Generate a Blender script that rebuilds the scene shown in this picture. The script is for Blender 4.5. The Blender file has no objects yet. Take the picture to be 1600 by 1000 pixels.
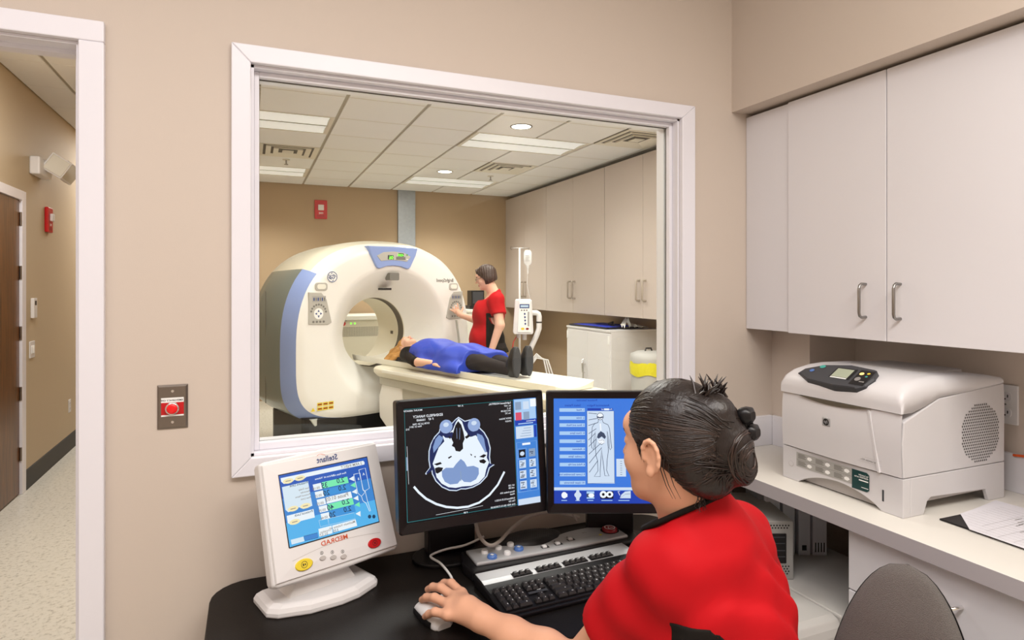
import bpy, bmesh, math, random
import numpy as np
from mathutils import Vector, Matrix
random.seed(7)
SC = bpy.context.scene
COL = SC.collection
PI = math.pi

# ------------------------------------------------------------------ camera, world, light, exposure
YAW = math.radians(22.83)
cam_d = bpy.data.cameras.new('camera'); cam = bpy.data.objects.new('camera', cam_d); COL.objects.link(cam)
cam.location = (0, 0, 1.55); cam.rotation_euler = (PI/2, 0, -YAW)
cam_d.sensor_width = 36; cam_d.lens = 969/1600*36; cam_d.shift_y = -53/1600; cam_d.clip_start = .02
SC.camera = cam
wd = bpy.data.worlds.new('world'); SC.world = wd; wd.use_nodes = True
wd.node_tree.nodes['Background'].inputs[0].default_value = (.9, .9, 1, 1)
wd.node_tree.nodes['Background'].inputs[1].default_value = .05
SC.view_settings.view_transform = 'Standard'; SC.view_settings.look = 'None'
SC.view_settings.exposure = 0.12; SC.view_settings.gamma = 1; SC.view_settings.use_curve_mapping = False
SC.cycles.max_bounces = 8; SC.cycles.diffuse_bounces = 4; SC.cycles.transparent_max_bounces = 12
SC.cycles.sample_clamp_indirect = 6

# power of the ceiling lamps (W): control room, scan room unseen rows, scan room downlights, corridor
P_CONTROL, P_SCAN, P_DOWN, P_HALL = 28, 50, 15, 92

P_TROF = 15

# ------------------------------------------------------------------ materials
def lin(c):
    if isinstance(c, str):
        c = c.lstrip('#'); c = [int(c[i:i+2], 16)/255 for i in (0, 2, 4)]
    return tuple((x/12.92 if x <= .04045 else ((x+.055)/1.055)**2.4) for x in c) + (1,)
MATS = {}
def mat(name, col=None, rough=.5, metal=0, emit=0, bump=0, bscale=200, var=0, vscale=8, spec=.5, trans=0, alpha=1, coat=0, sheen=0, stretch=None):
    if name in MATS: return MATS[name]
    m = bpy.data.materials.new(name); MATS[name] = m; m.use_nodes = True
    nt = m.node_tree; b = nt.nodes['Principled BSDF']
    b.inputs['Base Color'].default_value = lin(col); b.inputs['Roughness'].default_value = rough
    b.inputs['Metallic'].default_value = metal; b.inputs['Specular IOR Level'].default_value = spec
    b.inputs['Transmission Weight'].default_value = trans; b.inputs['Alpha'].default_value = alpha
    b.inputs['Coat Weight'].default_value = coat; b.inputs['Sheen Weight'].default_value = sheen
    if emit:
        b.inputs['Emission Color'].default_value = lin(col); b.inputs['Emission Strength'].default_value = emit
    if bump or var:
        tc = nt.nodes.new('ShaderNodeTexCoord'); co = tc.outputs['Object']
        if stretch:
            mp = nt.nodes.new('ShaderNodeMapping'); mp.inputs['Scale'].default_value = stretch
            nt.links.new(co, mp.inputs['Vector']); co = mp.outputs['Vector']
    if bump:
        n = nt.nodes.new('ShaderNodeTexNoise'); n.inputs['Scale'].default_value = bscale; n.inputs['Detail'].default_value = 4
        nt.links.new(co, n.inputs['Vector'])
        bp = nt.nodes.new('ShaderNodeBump'); bp.inputs['Strength'].default_value = bump; bp.inputs['Distance'].default_value = .01
        nt.links.new(n.outputs['Fac'], bp.inputs['Height']); nt.links.new(bp.outputs['Normal'], b.inputs['Normal'])
    if var:
        n2 = nt.nodes.new('ShaderNodeTexNoise'); n2.inputs['Scale'].default_value = vscale; n2.inputs['Detail'].default_value = 5
        nt.links.new(co, n2.inputs['Vector'])
        mx = nt.nodes.new('ShaderNodeMix'); mx.data_type = 'RGBA'
        c = lin(col)
        mx.inputs['A'].default_value = tuple(x*(1-var) for x in c[:3])+(1,)
        mx.inputs['B'].default_value = tuple(min(1, x*(1+var)) for x in c[:3])+(1,)
        nt.links.new(n2.outputs['Fac'], mx.inputs['Factor']); nt.links.new(mx.outputs['Result'], b.inputs['Base Color'])
    return m

mat('wall', '#cfc2b6', .7, bump=.03, bscale=350, spec=.25)
mat('wall_scan', '#b29a7c', .7, bump=.03, bscale=350, spec=.25)
mat('wall_hall', '#c2b196', .7, bump=.03, bscale=350, spec=.25)
mat('trim_white', '#e9e7ee', .35)
mat('ceil_tile', '#e8e9ea', .9, bump=.15, bscale=500, var=.03, vscale=300, spec=.1)
mat('tee', '#aaa496', .6)
mat('tee_white', '#d4cfc4', .5)
mat('plaster', '#dcdad4', .85)
mat('black_rubber', '#3b3a38', .6)
mat('laminate', '#e2e0e4', .42)
mat('laminate_edge', '#b6b0b3', .5)
mat('counter_top', '#e3dfd7', .4, var=.02, vscale=400)
mat('laminate_dark_line', '#4a4646', .6)
mat('steel', '#9a9794', .3, metal=1)
mat('steel_dark', '#8d847c', .36, metal=1)
mat('chrome', '#e8e6e4', .15, metal=1)
mat('galv', '#9aa0a6', .45, metal=.7, var=.12, vscale=25)
mat('desk_black', '#15110f', .45, bump=.05, bscale=300, spec=.22)
mat('plastic_black', '#121012', .38, spec=.35)
mat('plastic_black_soft', '#221f20', .5)
mat('dark_grey', '#3a3b40', .45)
mat('plastic_white', '#e4e2e2', .35)
mat('beige_plastic', '#dcd6d0', .4)
mat('printer_white', '#d2d0d2', .4)
mat('printer_light', '#dbd9db', .38)
mat('printer_grey', '#b8b3b0', .5)
mat('label_grey', '#a9a7a3', .5)
mat('label_dkgrey', '#77756f', .5)
mat('label_green', '#123c3b', .45)
mat('white_print', '#f4f4f2', .5)
mat('black_print', '#1c1b1c', .5)
mat('blue_print', '#26407e', .5)
mat('orange_print', '#d0562c', .5)
mat('grey_print', '#8d8a88', .5)
mat('red_plastic', '#c4141b', .3)
mat('red_button', '#f01a1e', .25)
mat('red_dark', '#8c0f1a', .3)
mat('yellow_plastic', '#e8cf35', .4)
mat('blue_plastic', '#4d74b8', .3)
mat('teal_plastic', '#3fa59a', .4)
mat('orange_plastic', '#e8622a', .5)
mat('silver', '#b6b6b8', .4, metal=.35)
mat('silver_pc', '#a9a7a4', .45, metal=.3)
mat('gantry_white', '#f1efea', .32)
mat('gantry_cream', '#e6e0cc', .4)
mat('gantry_grey', '#c3c5bd', .4); mat('console_lid', '#c0bdb9', .45); mat('console_grey', '#868a90', .5); mat('unit_white', '#e2e4ea', .45)
mat('gantry_side', '#74827f', .3, coat=.3)
mat('gantry_blue', '#8da3da', .35)
mat('gantry_panel', '#b9b6ae', .45)
mat('seam_dark', '#6b675f', .6)
mat('bore_dark', '#5a5244', .5)
mat('table_white', '#eceade', .35)
mat('table_grey', '#b8b5a8', .45)
mat('skin', '#dca688', .5, var=.05, vscale=30, spec=.35)
mat('skin_pale', '#e6b69c', .5, spec=.35)
mat('lips', '#b8635a', .45)
mat('eye_white', '#ece8e4', .2)
mat('eye_dark', '#1d130f', .2)
mat('hair_black', '#1d1411', .42, bump=.25, bscale=120, stretch=(1, 1, .3), var=.35, vscale=40)
mat('hair_brown', '#3d2a22', .45, bump=.5, bscale=120, stretch=(1, 1, .25), var=.2, vscale=60)
mat('hair_blond', '#b8843e', .5, bump=.6, bscale=120, var=.3, vscale=70)
mat('scrub_red', '#b60a15', .75, bump=.12, bscale=14, var=.05, vscale=5, sheen=.0, spec=.2)
mat('scrub_black', '#16120f', .8, bump=.1, bscale=30, spec=.2)
mat('trousers', '#2d2828', .85, bump=.1, bscale=40, spec=.2)
mat('shoe_black', '#141315', .45)
mat('shoe_sole', '#37383c', .7, bump=.2, bscale=90)
mat('apron_blue', '#2743b8', .5, bump=.35, bscale=16, var=.12, vscale=9)
mat('chair_fabric', '#716c69', .95, bump=.6, bscale=700, var=.4, vscale=600, spec=.1)
mat('bin_grey', '#b9b8b4', .5)
mat('bag_yellow', '#ded52a', .35, bump=.5, bscale=40)
mat('pad_blue', '#2f49d8', .6)
mat('cable_grey', '#9f948c', .5)
mat('cable_white', '#e8e6e4', .4)
mat('paper', '#e4e2e8', .8, spec=.2)
mat('cabinet_scan', '#c2b6ae', .5); mat('cabinet_pull', '#a39789', .4)
mat('vent_white', '#dcd8cc', .5)
mat('vent_dark', '#57524a', .7)
mat('lcd_green', '#a8b09a', .3)
for nm, c, e in [('s_black', '#07060a', .25), ('s_white', '#f2f8ff', .95), ('s_bone', '#e9f4ff', .95), ('s_brain', '#7f9acb', .85), ('s_navy', '#0f2358', .7),
                 ('s_eye', '#93abd8', .9), ('s_blue', '#3f83d6', .9), ('s_blue2', '#3a79dd', .95), ('s_lblue', '#a9cdf3', .95), ('s_dblue', '#1b3fae', .9),
                 ('s_teal', '#2d8a90', .8), ('s_red', '#d8506c', .9), ('s_line', '#3c4a63', .8), ('s_grey', '#8aa0bd', .8), ('s_pale', '#cfdff2', .92),
                 ('i_top', '#2c5cb8', .9), ('i_mid', '#3f86cf', .95), ('i_low', '#55b2ea', .95), ('i_green', '#79eab0', .95), ('i_blue', '#3f93d8', .95), ('i_white', '#eaf3f8', .92),
                 ('i_pale', '#d6e7f2', .92), ('i_cream', '#f3e7b5', .92), ('i_ink', '#22415f', .6), ('g_led', '#6ff03e', 1.6), ('g_led_dim', '#5d8a4a', .6),
                 ('lamp_glow', '#fff8e6', 5), ('troffer_glow', '#eef2f2', .3), ('hall_glow', '#fffaf0', 4), ('orange_led', '#ffd27a', 1.0)]:
    q_m = mat(nm, c, .4, emit=(e if nm[:2] not in ('s_', 'i_') else .92), spec=.2)
    if nm[:2] in ('s_', 'i_'): q_m.node_tree.nodes['Principled BSDF'].inputs['Base Color'].default_value = (.01, .01, .012, 1)

def node_mat(name, f):
    m = bpy.data.materials.new(name); MATS[name] = m; m.use_nodes = True
    f(m.node_tree, m.node_tree.nodes['Principled BSDF']); return m
def _floor(nt, b):
    tc = nt.nodes.new('ShaderNodeTexCoord')
    n = nt.nodes.new('ShaderNodeTexNoise'); n.inputs['Scale'].default_value = 42; n.inputs['Detail'].default_value = 6; n.inputs['Roughness'].default_value = .7
    r = nt.nodes.new('ShaderNodeValToRGB'); e = r.color_ramp.elements
    e[0].position = .36; e[0].color = lin('#aaa598'); e[1].position = .47; e[1].color = lin('#d2cec2')
    e2 = r.color_ramp.elements.new(.7); e2.color = lin('#dad6cc')
    nt.links.new(tc.outputs['Object'], n.inputs['Vector']); nt.links.new(n.outputs['Fac'], r.inputs['Fac'])
    nt.links.new(r.outputs['Color'], b.inputs['Base Color']); b.inputs['Roughness'].default_value = .28
node_mat('floor_vinyl', _floor)
def _wood(nt, b):
    tc = nt.nodes.new('ShaderNodeTexCoord'); mp = nt.nodes.new('ShaderNodeMapping'); mp.inputs['Scale'].default_value = (14, 14, 1.1)
    n = nt.nodes.new('ShaderNodeTexNoise'); n.inputs['Scale'].default_value = 3; n.inputs['Detail'].default_value = 8; n.inputs['Distortion'].default_value = .6
    r = nt.nodes.new('ShaderNodeValToRGB'); e = r.color_ramp.elements
    e[0].position = .3; e[0].color = lin('#4a2c14'); e[1].position = .7; e[1].color = lin('#7a4d26')
    nt.links.new(tc.outputs['Object'], mp.inputs['Vector']); nt.links.new(mp.outputs['Vector'], n.inputs['Vector'])
    nt.links.new(n.outputs['Fac'], r.inputs['Fac']); nt.links.new(r.outputs['Color'], b.inputs['Base Color']); b.inputs['Roughness'].default_value = .28
node_mat('wood_door', _wood)
def _glass(nt, b):
    out = nt.nodes['Material Output']; nt.nodes.remove(b)
    t = nt.nodes.new('ShaderNodeBsdfTransparent'); t.inputs[0].default_value = (.95, .965, .94, 1)
    g = nt.nodes.new('ShaderNodeBsdfGlossy'); g.inputs['Roughness'].default_value = .0; g.inputs[0].default_value = (.9, .95, .9, 1)
    fr = nt.nodes.new('ShaderNodeFresnel'); fr.inputs[0].default_value = 1.45
    mx = nt.nodes.new('ShaderNodeMixShader')
    nt.links.new(fr.outputs[0], mx.inputs[0]); nt.links.new(t.outputs[0], mx.inputs[1]); nt.links.new(g.outputs[0], mx.inputs[2])
    nt.links.new(mx.outputs[0], out.inputs[0])
node_mat('window_glass', _glass)
def _bag(nt, b):
    out = nt.nodes['Material Output']; b.inputs['Base Color'].default_value = lin('#e8eaea'); b.inputs['Roughness'].default_value = .15
    t = nt.nodes.new('ShaderNodeBsdfTransparent'); mx = nt.nodes.new('ShaderNodeMixShader'); mx.inputs[0].default_value = .55
    nt.links.new(t.outputs[0], mx.inputs[1]); nt.links.new(b.outputs[0], mx.inputs[2]); nt.links.new(mx.outputs[0], out.inputs[0])
node_mat('clear_plastic', _bag)

# ------------------------------------------------------------------ mesh builder
def V(*a): return Vector(a)
class MB:
    def __init__(s): s.v = []; s.f = []; s.m = []; s.sm = []
    def add(s, vs, fs, m, smooth=False):
        o = len(s.v); s.v.extend(tuple(p) for p in vs)
        for f in fs: s.f.append([i+o for i in f]); s.m.append(m); s.sm.append(smooth)
        return s
    def box(s, x0, x1, y0, y1, z0, z1, m):
        vs = [(x, y, z) for z in (z0, z1) for y in (y0, y1) for x in (x0, x1)]
        return s.add(vs, [(0, 2, 3, 1), (4, 5, 7, 6), (0, 1, 5, 4), (2, 6, 7, 3), (0, 4, 6, 2), (1, 3, 7, 5)], m)
    def prism(s, poly, ax, lo, hi, m, smooth=False, msides=None):
        def P(a, b, h): return {'x': (h, a, b), 'y': (a, h, b), 'z': (a, b, h)}[ax]
        n = len(poly)
        s.add([P(a, b, lo) for a, b in poly]+[P(a, b, hi) for a, b in poly], [list(range(n))[::-1], list(range(n, 2*n))], m)
        return s.add([P(a, b, lo) for a, b in poly]+[P(a, b, hi) for a, b in poly], [(i, (i+1) % n, n+(i+1) % n, n+i) for i in range(n)], msides or m, smooth)
    def loft(s, rings, m, closed=True, cap0=True, cap1=True, smooth=True):
        n = len(rings[0]); vs = [p for r in rings for p in r]; fs = []
        for k in range(len(rings)-1):
            for i in range(n if closed else n-1):
                j = (i+1) % n; fs.append((k*n+i, k*n+j, (k+1)*n+j, (k+1)*n+i))
        s.add(vs, fs, m, smooth)
        if cap0: s.add(rings[0], [list(range(n))[::-1]], m)
        if cap1: s.add(rings[-1], [list(range(n))], m)
        return s
    def tube(s, path, r, m, seg=8, radii=None, closed=False, cap=True):
        path = [Vector(p) for p in path]; n = len(path); rings = []
        up = None
        for i, p in enumerate(path):
            d = (path[min(i+1, n-1)]-path[max(i-1, 0)])
            if closed: d = path[(i+1) % n]-path[(i-1) % n]
            d.normalize()
            if up is None: up = Vector((0, 0, 1)) if abs(d.z) < .9 else Vector((1, 0, 0))
            a = d.cross(up).normalized(); b = a.cross(d).normalized(); up = b
            rr = radii[i] if radii else r
            rings.append([p+a*rr*math.cos(2*PI*k/seg)+b*rr*math.sin(2*PI*k/seg) for k in range(seg)])
        if closed: rings.append(rings[0])
        return s.loft(rings, m, cap0=cap and not closed, cap1=cap and not closed)
    def cyl(s, c, d, r, h, m, seg=20, r2=None, smooth=True):
        c = Vector(c); d = Vector(d).normalized(); r2 = r if r2 is None else r2
        up = Vector((0, 0, 1)) if abs(d.z) < .9 else Vector((1, 0, 0))
        a = d.cross(up).normalized(); b = a.cross(d).normalized()
        R = lambda q, rr: [q+a*rr*math.cos(2*PI*k/seg)+b*rr*math.sin(2*PI*k/seg) for k in range(seg)]
        return s.loft([R(c, r), R(c+d*h, r2)], m, smooth=smooth)
    def sph(s, c, r, m, seg=16, R=None, zmin=-1):
        if isinstance(r, (int, float)): r = (r, r, r)
        rings = []
        t0 = math.asin(max(-1, zmin))
        nr = seg//2
        for k in range(nr+1):
            t = t0+(PI/2-t0)*k/nr
            ring = []
            for i in range(seg):
                p = Vector((r[0]*math.cos(t)*math.cos(2*PI*i/seg), r[1]*math.cos(t)*math.sin(2*PI*i/seg), r[2]*math.sin(t)))
                if R is not None: p = R @ p
                ring.append(Vector(c)+p)
            rings.append(ring)
        return s.loft(rings, m)
    def build(s, name, parent=None, loc=None, bevel=0, segs=2, recalc=True, weld=False):
        me = bpy.data.meshes.new(name); me.from_pydata(s.v, [], s.f)
        slots = []
        for x in s.m:
            if x not in slots: slots.append(x)
        for x in slots: me.materials.append(MATS[x])
        ix = {x: i for i, x in enumerate(slots)}
        me.polygons.foreach_set('material_index', [ix[x] for x in s.m]); me.polygons.foreach_set('use_smooth', s.sm)
        if recalc or weld:
            bm = bmesh.new(); bm.from_mesh(me)
            if weld or bevel: bmesh.ops.remove_doubles(bm, verts=bm.verts, dist=1e-5)
            bmesh.ops.recalc_face_normals(bm, faces=bm.faces); bm.to_mesh(me); bm.free()
        me.update()
        o = bpy.data.objects.new(name, me); COL.objects.link(o)
        if isinstance(parent, tuple): o.parent = parent[0]; o.matrix_basis = parent[1]
        elif parent: o.parent = parent
        if loc: o.location = loc
        if bevel:
            b = o.modifiers.new('bevel', 'BEVEL'); b.width = bevel; b.segments = segs; b.limit_method = 'ANGLE'; b.angle_limit = math.radians(35); b.harden_normals = False
        return o
def tag(o, label, cat=None, group=None, kind=None):
    o['label'] = label
    if cat: o['category'] = cat
    if group: o['group'] = group
    if kind: o['kind'] = kind
    return o
def thing(name, label, cat, loc=(0, 0, 0), rz=0, group=None, kind=None):
    o = bpy.data.objects.new(name, None); COL.objects.link(o); o.empty_display_size = .1
    o.location = loc; o.rotation_euler = (0, 0, rz)
    return tag(o, label, cat, group, kind)
def plab(o, label): o['label'] = label; return o
def bx(name, parent, m, x0, x1, y0, y1, z0, z1, bevel=0, segs=2): return MB().box(x0, x1, y0, y1, z0, z1, m).build(name, parent, bevel=bevel, segs=segs)
def copy_tree(o, parent=None):
    c = o.copy(); COL.objects.link(c)
    if parent: c.parent = parent
    for ch in o.children: copy_tree(ch, c)
    return c
def lamp(name, parent, loc, sx, sy, power, col=(1, .95, .88), rot=(0, 0, 0), shape='RECTANGLE', spread=None):
    l = bpy.data.lights.new(name, 'AREA'); l.shape = shape; l.size = sx
    if shape in ('RECTANGLE', 'ELLIPSE'): l.size_y = sy
    l.energy = power; l.color = col
    if spread: l.spread = spread
    o = bpy.data.objects.new(name, l); COL.objects.link(o); o.parent = parent; o.location = loc; o.rotation_euler = rot
    return o
def rrect(w, h, r, n=5, cx=0, cy=0):
    pts = []
    for sx, sy, a0 in ((1, 1, 0), (-1, 1, PI/2), (-1, -1, PI), (1, -1, 1.5*PI)):
        for k in range(n+1):
            a = a0+PI/2*k/n; pts.append((cx+sx*(w/2-r)+r*math.cos(a), cy+sy*(h/2-r)+r*math.sin(a)))
    return pts

# flat print on a plane: polygons, strokes, mirrored lettering
_glyph = {}
def text_mesh(body):
    if body not in _glyph:
        c = bpy.data.curves.new('txt', 'FONT'); c.body = body; c.size = 1; c.resolution_u = 2; c.offset = .014
        o = bpy.data.objects.new('txt', c); me = o.to_mesh()
        _glyph[body] = ([(v.co.x, v.co.y) for v in me.vertices], [list(p.vertices) for p in me.polygons])
        o.to_mesh_clear(); bpy.data.objects.remove(o); bpy.data.curves.remove(c)
    return _glyph[body]
class Flat:
    """flat print in the plane org + u*U + v*V, lifted along N by layer*eps"""
    def __init__(s, org, U, Vv, eps=.0003):
        s.o = Vector(org); s.U = Vector(U).normalized(); s.V = Vector(Vv).normalized(); s.N = s.U.cross(s.V).normalized(); s.eps = eps; s.mb = MB(); s.l = 1
    def P(s, u, v, l=None): return s.o+s.U*u+s.V*v+s.N*(s.eps*(s.l if l is None else l))
    def poly(s, pts, m, l=None): s.mb.add([s.P(u, v, l) for u, v in pts], [list(range(len(pts)))], m); return s
    def rect(s, u0, u1, v0, v1, m, l=None): return s.poly([(u0, v0), (u1, v0), (u1, v1), (u0, v1)], m, l)
    def ell(s, u, v, ru, rv, m, l=None, n=24, a=0):
        return s.poly([(u+ru*math.cos(2*PI*k/n)*math.cos(a)-rv*math.sin(2*PI*k/n)*math.sin(a), v+ru*math.cos(2*PI*k/n)*math.sin(a)+rv*math.sin(2*PI*k/n)*math.cos(a)) for k in range(n)], m, l)
    def stroke(s, pts, w, m, l=None, closed=False):
        pts = [Vector((a, b)) for a, b in pts]
        if closed: pts.append(pts[0])
        L = []; R = []
        for i, p in enumerate(pts):
            d = pts[min(i+1, len(pts)-1)]-pts[max(i-1, 0)]
            if d.length < 1e-9: d = Vector((1, 0))
            d.normalize(); n = Vector((-d.y, d.x))*w/2; L.append(p+n); R.append(p-n)
        k = len(pts); vs = [s.P(p.x, p.y, l) for p in L]+[s.P(p.x, p.y, l) for p in R]
        s.mb.add(vs, [(i, i+1, k+i+1, k+i) for i in range(k-1)], m); return s
    def text(s, body, u, v, size, m, l=None, mirror=True, sx=1.0, slant=0):
        """mirrored: the writing starts at u and runs towards -u, as it stands in the picture"""
        vs, fs = text_mesh(body); k = -1 if mirror else 1
        s.mb.add([s.P(u+k*(x*sx+slant*y)*size, v+y*size, l) for x, y in vs], fs, m); return s
    def build(s, name, parent): return s.mb.build(name, parent, recalc=False)
def homog(c):
    """maps the four picture corners TL TR BR BL of a flat screen to the unit square (u right, v up)"""
    A = []; B = []
    for (x, y), (u, v) in zip(c, ((0, 1), (1, 1), (1, 0), (0, 0))):
        A.append([x, y, 1, 0, 0, 0, -u*x, -u*y]); B.append(u); A.append([0, 0, 0, x, y, 1, -v*x, -v*y]); B.append(v)
    h = np.linalg.solve(np.array(A, float), np.array(B, float))
    def f(x, y):
        d = h[6]*x+h[7]*y+1; return ((h[0]*x+h[1]*y+h[2])/d, (h[3]*x+h[4]*y+h[5])/d)
    return f

# ------------------------------------------------------------------ implicit bodies: smooth unions turned into one skin
class SDF:
    def __init__(s, lo, hi, h):
        s.lo = np.array(lo, float); s.h = h; s.n = np.ceil((np.array(hi)-s.lo)/h).astype(int)+1
        s.d = np.full(s.n, 1.0, np.float32)
    def _blk(s, lo, hi):
        a = np.clip(np.floor((np.array(lo)-s.lo)/s.h).astype(int), 0, s.n-1); b = np.clip(np.ceil((np.array(hi)-s.lo)/s.h).astype(int)+1, 1, s.n)
        sl = tuple(slice(i, max(j, i+1)) for i, j in zip(a, b))
        g = np.meshgrid(*[(np.arange(q.start, q.stop)*s.h+o).astype(np.float32) for q, o in zip(sl, s.lo)], indexing='ij')
        return sl, np.stack(g, -1)
    def _mix(s, sl, d, k, sub=False):
        a = s.d[sl]
        if sub: d = -d; q = np.clip(.5-.5*(a-d)/k, 0, 1); s.d[sl] = a*(1-q)+d*q+k*q*(1-q)
        else: q = np.clip(.5+.5*(a-d)/k, 0, 1); s.d[sl] = a*(1-q)+d*q-k*q*(1-q)
    def cone(s, a, b, ra, rb, k=.02, flat=None, sub=False):
        a = np.array(a, np.float32); b = np.array(b, np.float32); r = max(ra, rb)+k+2*s.h
        sl, P = s._blk(np.minimum(a, b)-r, np.maximum(a, b)+r)
        ab = b-a; t = np.clip(((P-a)@ab)/max(float(ab@ab), 1e-9), 0, 1)
        s._mix(sl, np.linalg.norm(P-a-t[..., None]*ab, axis=-1)-(ra+(rb-ra)*t), k, sub); return s
    def chain(s, pts, rs, k=.02):
        for i in range(len(pts)-1): s.cone(pts[i], pts[i+1], rs[i], rs[i+1], k)
        return s
    def ell(s, c, r, R=None, k=.02, sub=False):
        c = np.array(c, np.float32); r = np.array(r, np.float32); m = max(r)+k+2*s.h
        sl, P = s._blk(c-m, c+m); q = P-c
        if R is not None: q = q@np.array(R, np.float32)          # columns of R are the ellipsoid's axes
        k0 = np.linalg.norm(q/r, axis=-1); k1 = np.linalg.norm(q/(r*r), axis=-1)+1e-6
        s._mix(sl, k0*(k0-1)/k1, k, sub); return s
    def clip(s, p, n, k=None):
        """keep the side the normal points away from"""
        g = s._all(); n = np.array(n, np.float32); n /= np.linalg.norm(n)
        s.d = np.maximum(s.d, (g-np.array(p, np.float32))@n); return s
    def _all(s): return s._blk(s.lo-1, s.lo+s.n*s.h+1)[1]
    def wob(s, f):
        s.d += f(s._all()).astype(np.float32); return s
    def mesh(s):
        d = s.d; neg = d < 0; n = s.n
        c = np.zeros(n-1, np.int8)
        for i in (0, 1):
            for j in (0, 1):
                for k in (0, 1): c += neg[i:n[0]-1+i, j:n[1]-1+j, k:n[2]-1+k]
        cells = np.argwhere((c > 0) & (c < 8)); idx = np.full(n-1, -1, np.int32); idx[tuple(cells.T)] = np.arange(len(cells))
        acc = np.zeros((len(cells), 3)); cnt = np.zeros(len(cells))
        cor = [(i, j, k) for i in (0, 1) for j in (0, 1) for k in (0, 1)]
        for a in cor:
            for ax in range(3):
                if a[ax]: continue
                b = list(a); b[ax] = 1
                da = d[tuple((cells+a).T)]; db = d[tuple((cells+b).T)]; m = (da < 0) != (db < 0)
                t = np.where(m, da/np.where(m, da-db, 1), 0); p = cells+np.array(a, float); p[:, ax] += t
                acc[m] += p[m]; cnt += m
        vs = acc/cnt[:, None]*s.h+s.lo
        F = []
        for ax in range(3):
            o1, o2 = [(1, 2), (2, 0), (0, 1)][ax]
            e = [slice(1, -1)]*3; e[ax] = slice(0, n[ax]-1)
            e2 = list(e); e2[ax] = slice(1, n[ax])
            na = neg[tuple(e)]; nb = neg[tuple(e2)]
            q = np.argwhere(na != nb); fl = na[tuple(q.T)]
            st = np.array([1, 1, 1]); st[ax] = 0; q = q+st
            u1 = np.zeros(3, int); u1[o1] = 1; u2 = np.zeros(3, int); u2[o2] = 1
            f = np.stack([idx[tuple((q-u1-u2).T)], idx[tuple((q-u2).T)], idx[tuple(q.T)], idx[tuple((q-u1).T)]], 1)
            f[~fl] = f[~fl][:, ::-1]; F.append(f)
        F = np.concatenate(F); F = F[(F >= 0).all(1)]
        return vs, F
def skin_obj(name, parts, parent=None, origin=(0, 0, 0), smooth=1):
    """parts: list of (sdf, colour function(points) -> material name list or a name); joined into one mesh object"""
    vs = []; fs = []; mi = []; slots = []; off = 0
    for sd, cf in parts:
        v, f = sd.mesh()
        cen = v[f].mean(1)
        names = [cf]*len(f) if isinstance(cf, str) else cf(cen)
        for x in dict.fromkeys(names):
            if x not in slots: slots.append(x)
        mi.extend(slots.index(x) for x in names)
        vs.append(v-np.array(origin)); fs.append(f+off); off += len(v)
    vs = np.concatenate(vs); fs = np.concatenate(fs)
    me = bpy.data.meshes.new(name); me.from_pydata(vs.tolist(), [], fs.tolist())
    for x in slots: me.materials.append(MATS[x])
    me.polygons.foreach_set('material_index', mi); me.polygons.foreach_set('use_smooth', [True]*len(fs)); me.update()
    o = bpy.data.objects.new(name, me); COL.objects.link(o)
    if smooth:
        q = o.modifiers.new('smooth', 'SMOOTH'); q.iterations = smooth; q.factor = .5
    if parent: o.parent = parent
    else: o.location = origin
    return o
# ================================================================== the setting
def struct(name, mb, label, cat, bevel=0): return tag(mb.build(name, bevel=bevel), label, cat, kind='structure')
WY = 1.90          # the face of the window wall towards the control room
WT = 2.03          # its far face
struct('floor', MB().box(-1.9, 4.4, -1.7, 12, -.05, 0, 'floor_vinyl'), 'pale speckled vinyl floor running out into the corridor', 'floor')
m = MB()
for a in [(-1.8, -1.32, 0, 3.1), (-1.32, -.405, 2.178, 3.1), (-.405, 0, 0, 3.1), (0, 1.48, 2.176, 3.1), (0, 1.48, 0, 1.069), (1.48, 4.3, 0, 3.1)]:
    m.box(a[0], a[1], WY, WT, a[2], a[3], 'wall')
struct('wall_front', m, 'beige painted wall holding the observation window and the doorway', 'wall')
struct('wall_right', MB().box(2.18, 2.3, -1.7, WY, 0, 3.0, 'wall'), 'beige wall behind the printer under the white cupboards', 'wall')
struct('wall_pilaster', MB().box(1.938, 2.18, 1.716, WY, 0, 2.225, 'wall'), 'narrow beige pilaster in the corner behind the printer', 'wall')
struct('wall_soffit', MB().box(1.731, 2.18, -1.7, WY, 2.228, 2.95, 'wall'), 'beige boxed soffit above the white wall cupboards', 'wall')
struct('wall_left', MB().box(-1.9, -1.8, -1.7, WY, 0, 3.0, 'wall'), 'beige left wall of the control room', 'wall')
struct('wall_back', MB().box(-1.9, 2.3, -1.8, -1.7, 0, 3.0, 'wall'), 'beige back wall of the control room', 'wall')
struct('ceiling', MB().box(-1.9, 2.3, -1.8, WY, 2.95, 3.0, 'plaster'), 'white ceiling of the control room', 'ceiling')
# scan room shell
struct('wall_scan_room_left', MB().box(-.40, -.30, WT, 12, 0, 3.2, 'wall_scan'), 'wall between the corridor and the scan room', 'wall')
struct('wall_scan_room_back', MB().box(-.30, 4.3, 9.0, 9.1, 0, 3.2, 'wall_scan'), 'tan end wall behind the scanner', 'wall')
struct('wall_scan_room_right', MB().box(4.2, 4.3, WT, 9.0, 0, 3.2, 'wall_scan'), 'tan side wall below the long cupboards', 'wall')
CZ = 2.95
cs = struct('ceiling_scan_room', MB().box(-.30, 4.2, WT, 9.0, CZ+.012, CZ+.05, 'tee'), 'suspended tile ceiling above the scanner', 'ceiling')
XT = [-.56, .05, .66, 1.27, 1.88, 2.49, 3.10]; YT = [2.27+.61*k for k in range(11)]
def tile_mesh(w, d, name):
    mb = MB(); mb.loft([[(x, y, z) for x, y in ((s, s), (w-s, s), (w-s, d-s), (s, d-s))] for s, z in ((0, .012), (0, .003), (.003, 0))], 'ceil_tile', smooth=False)
    return mb
SKIP = {(.66, 1)}
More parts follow.
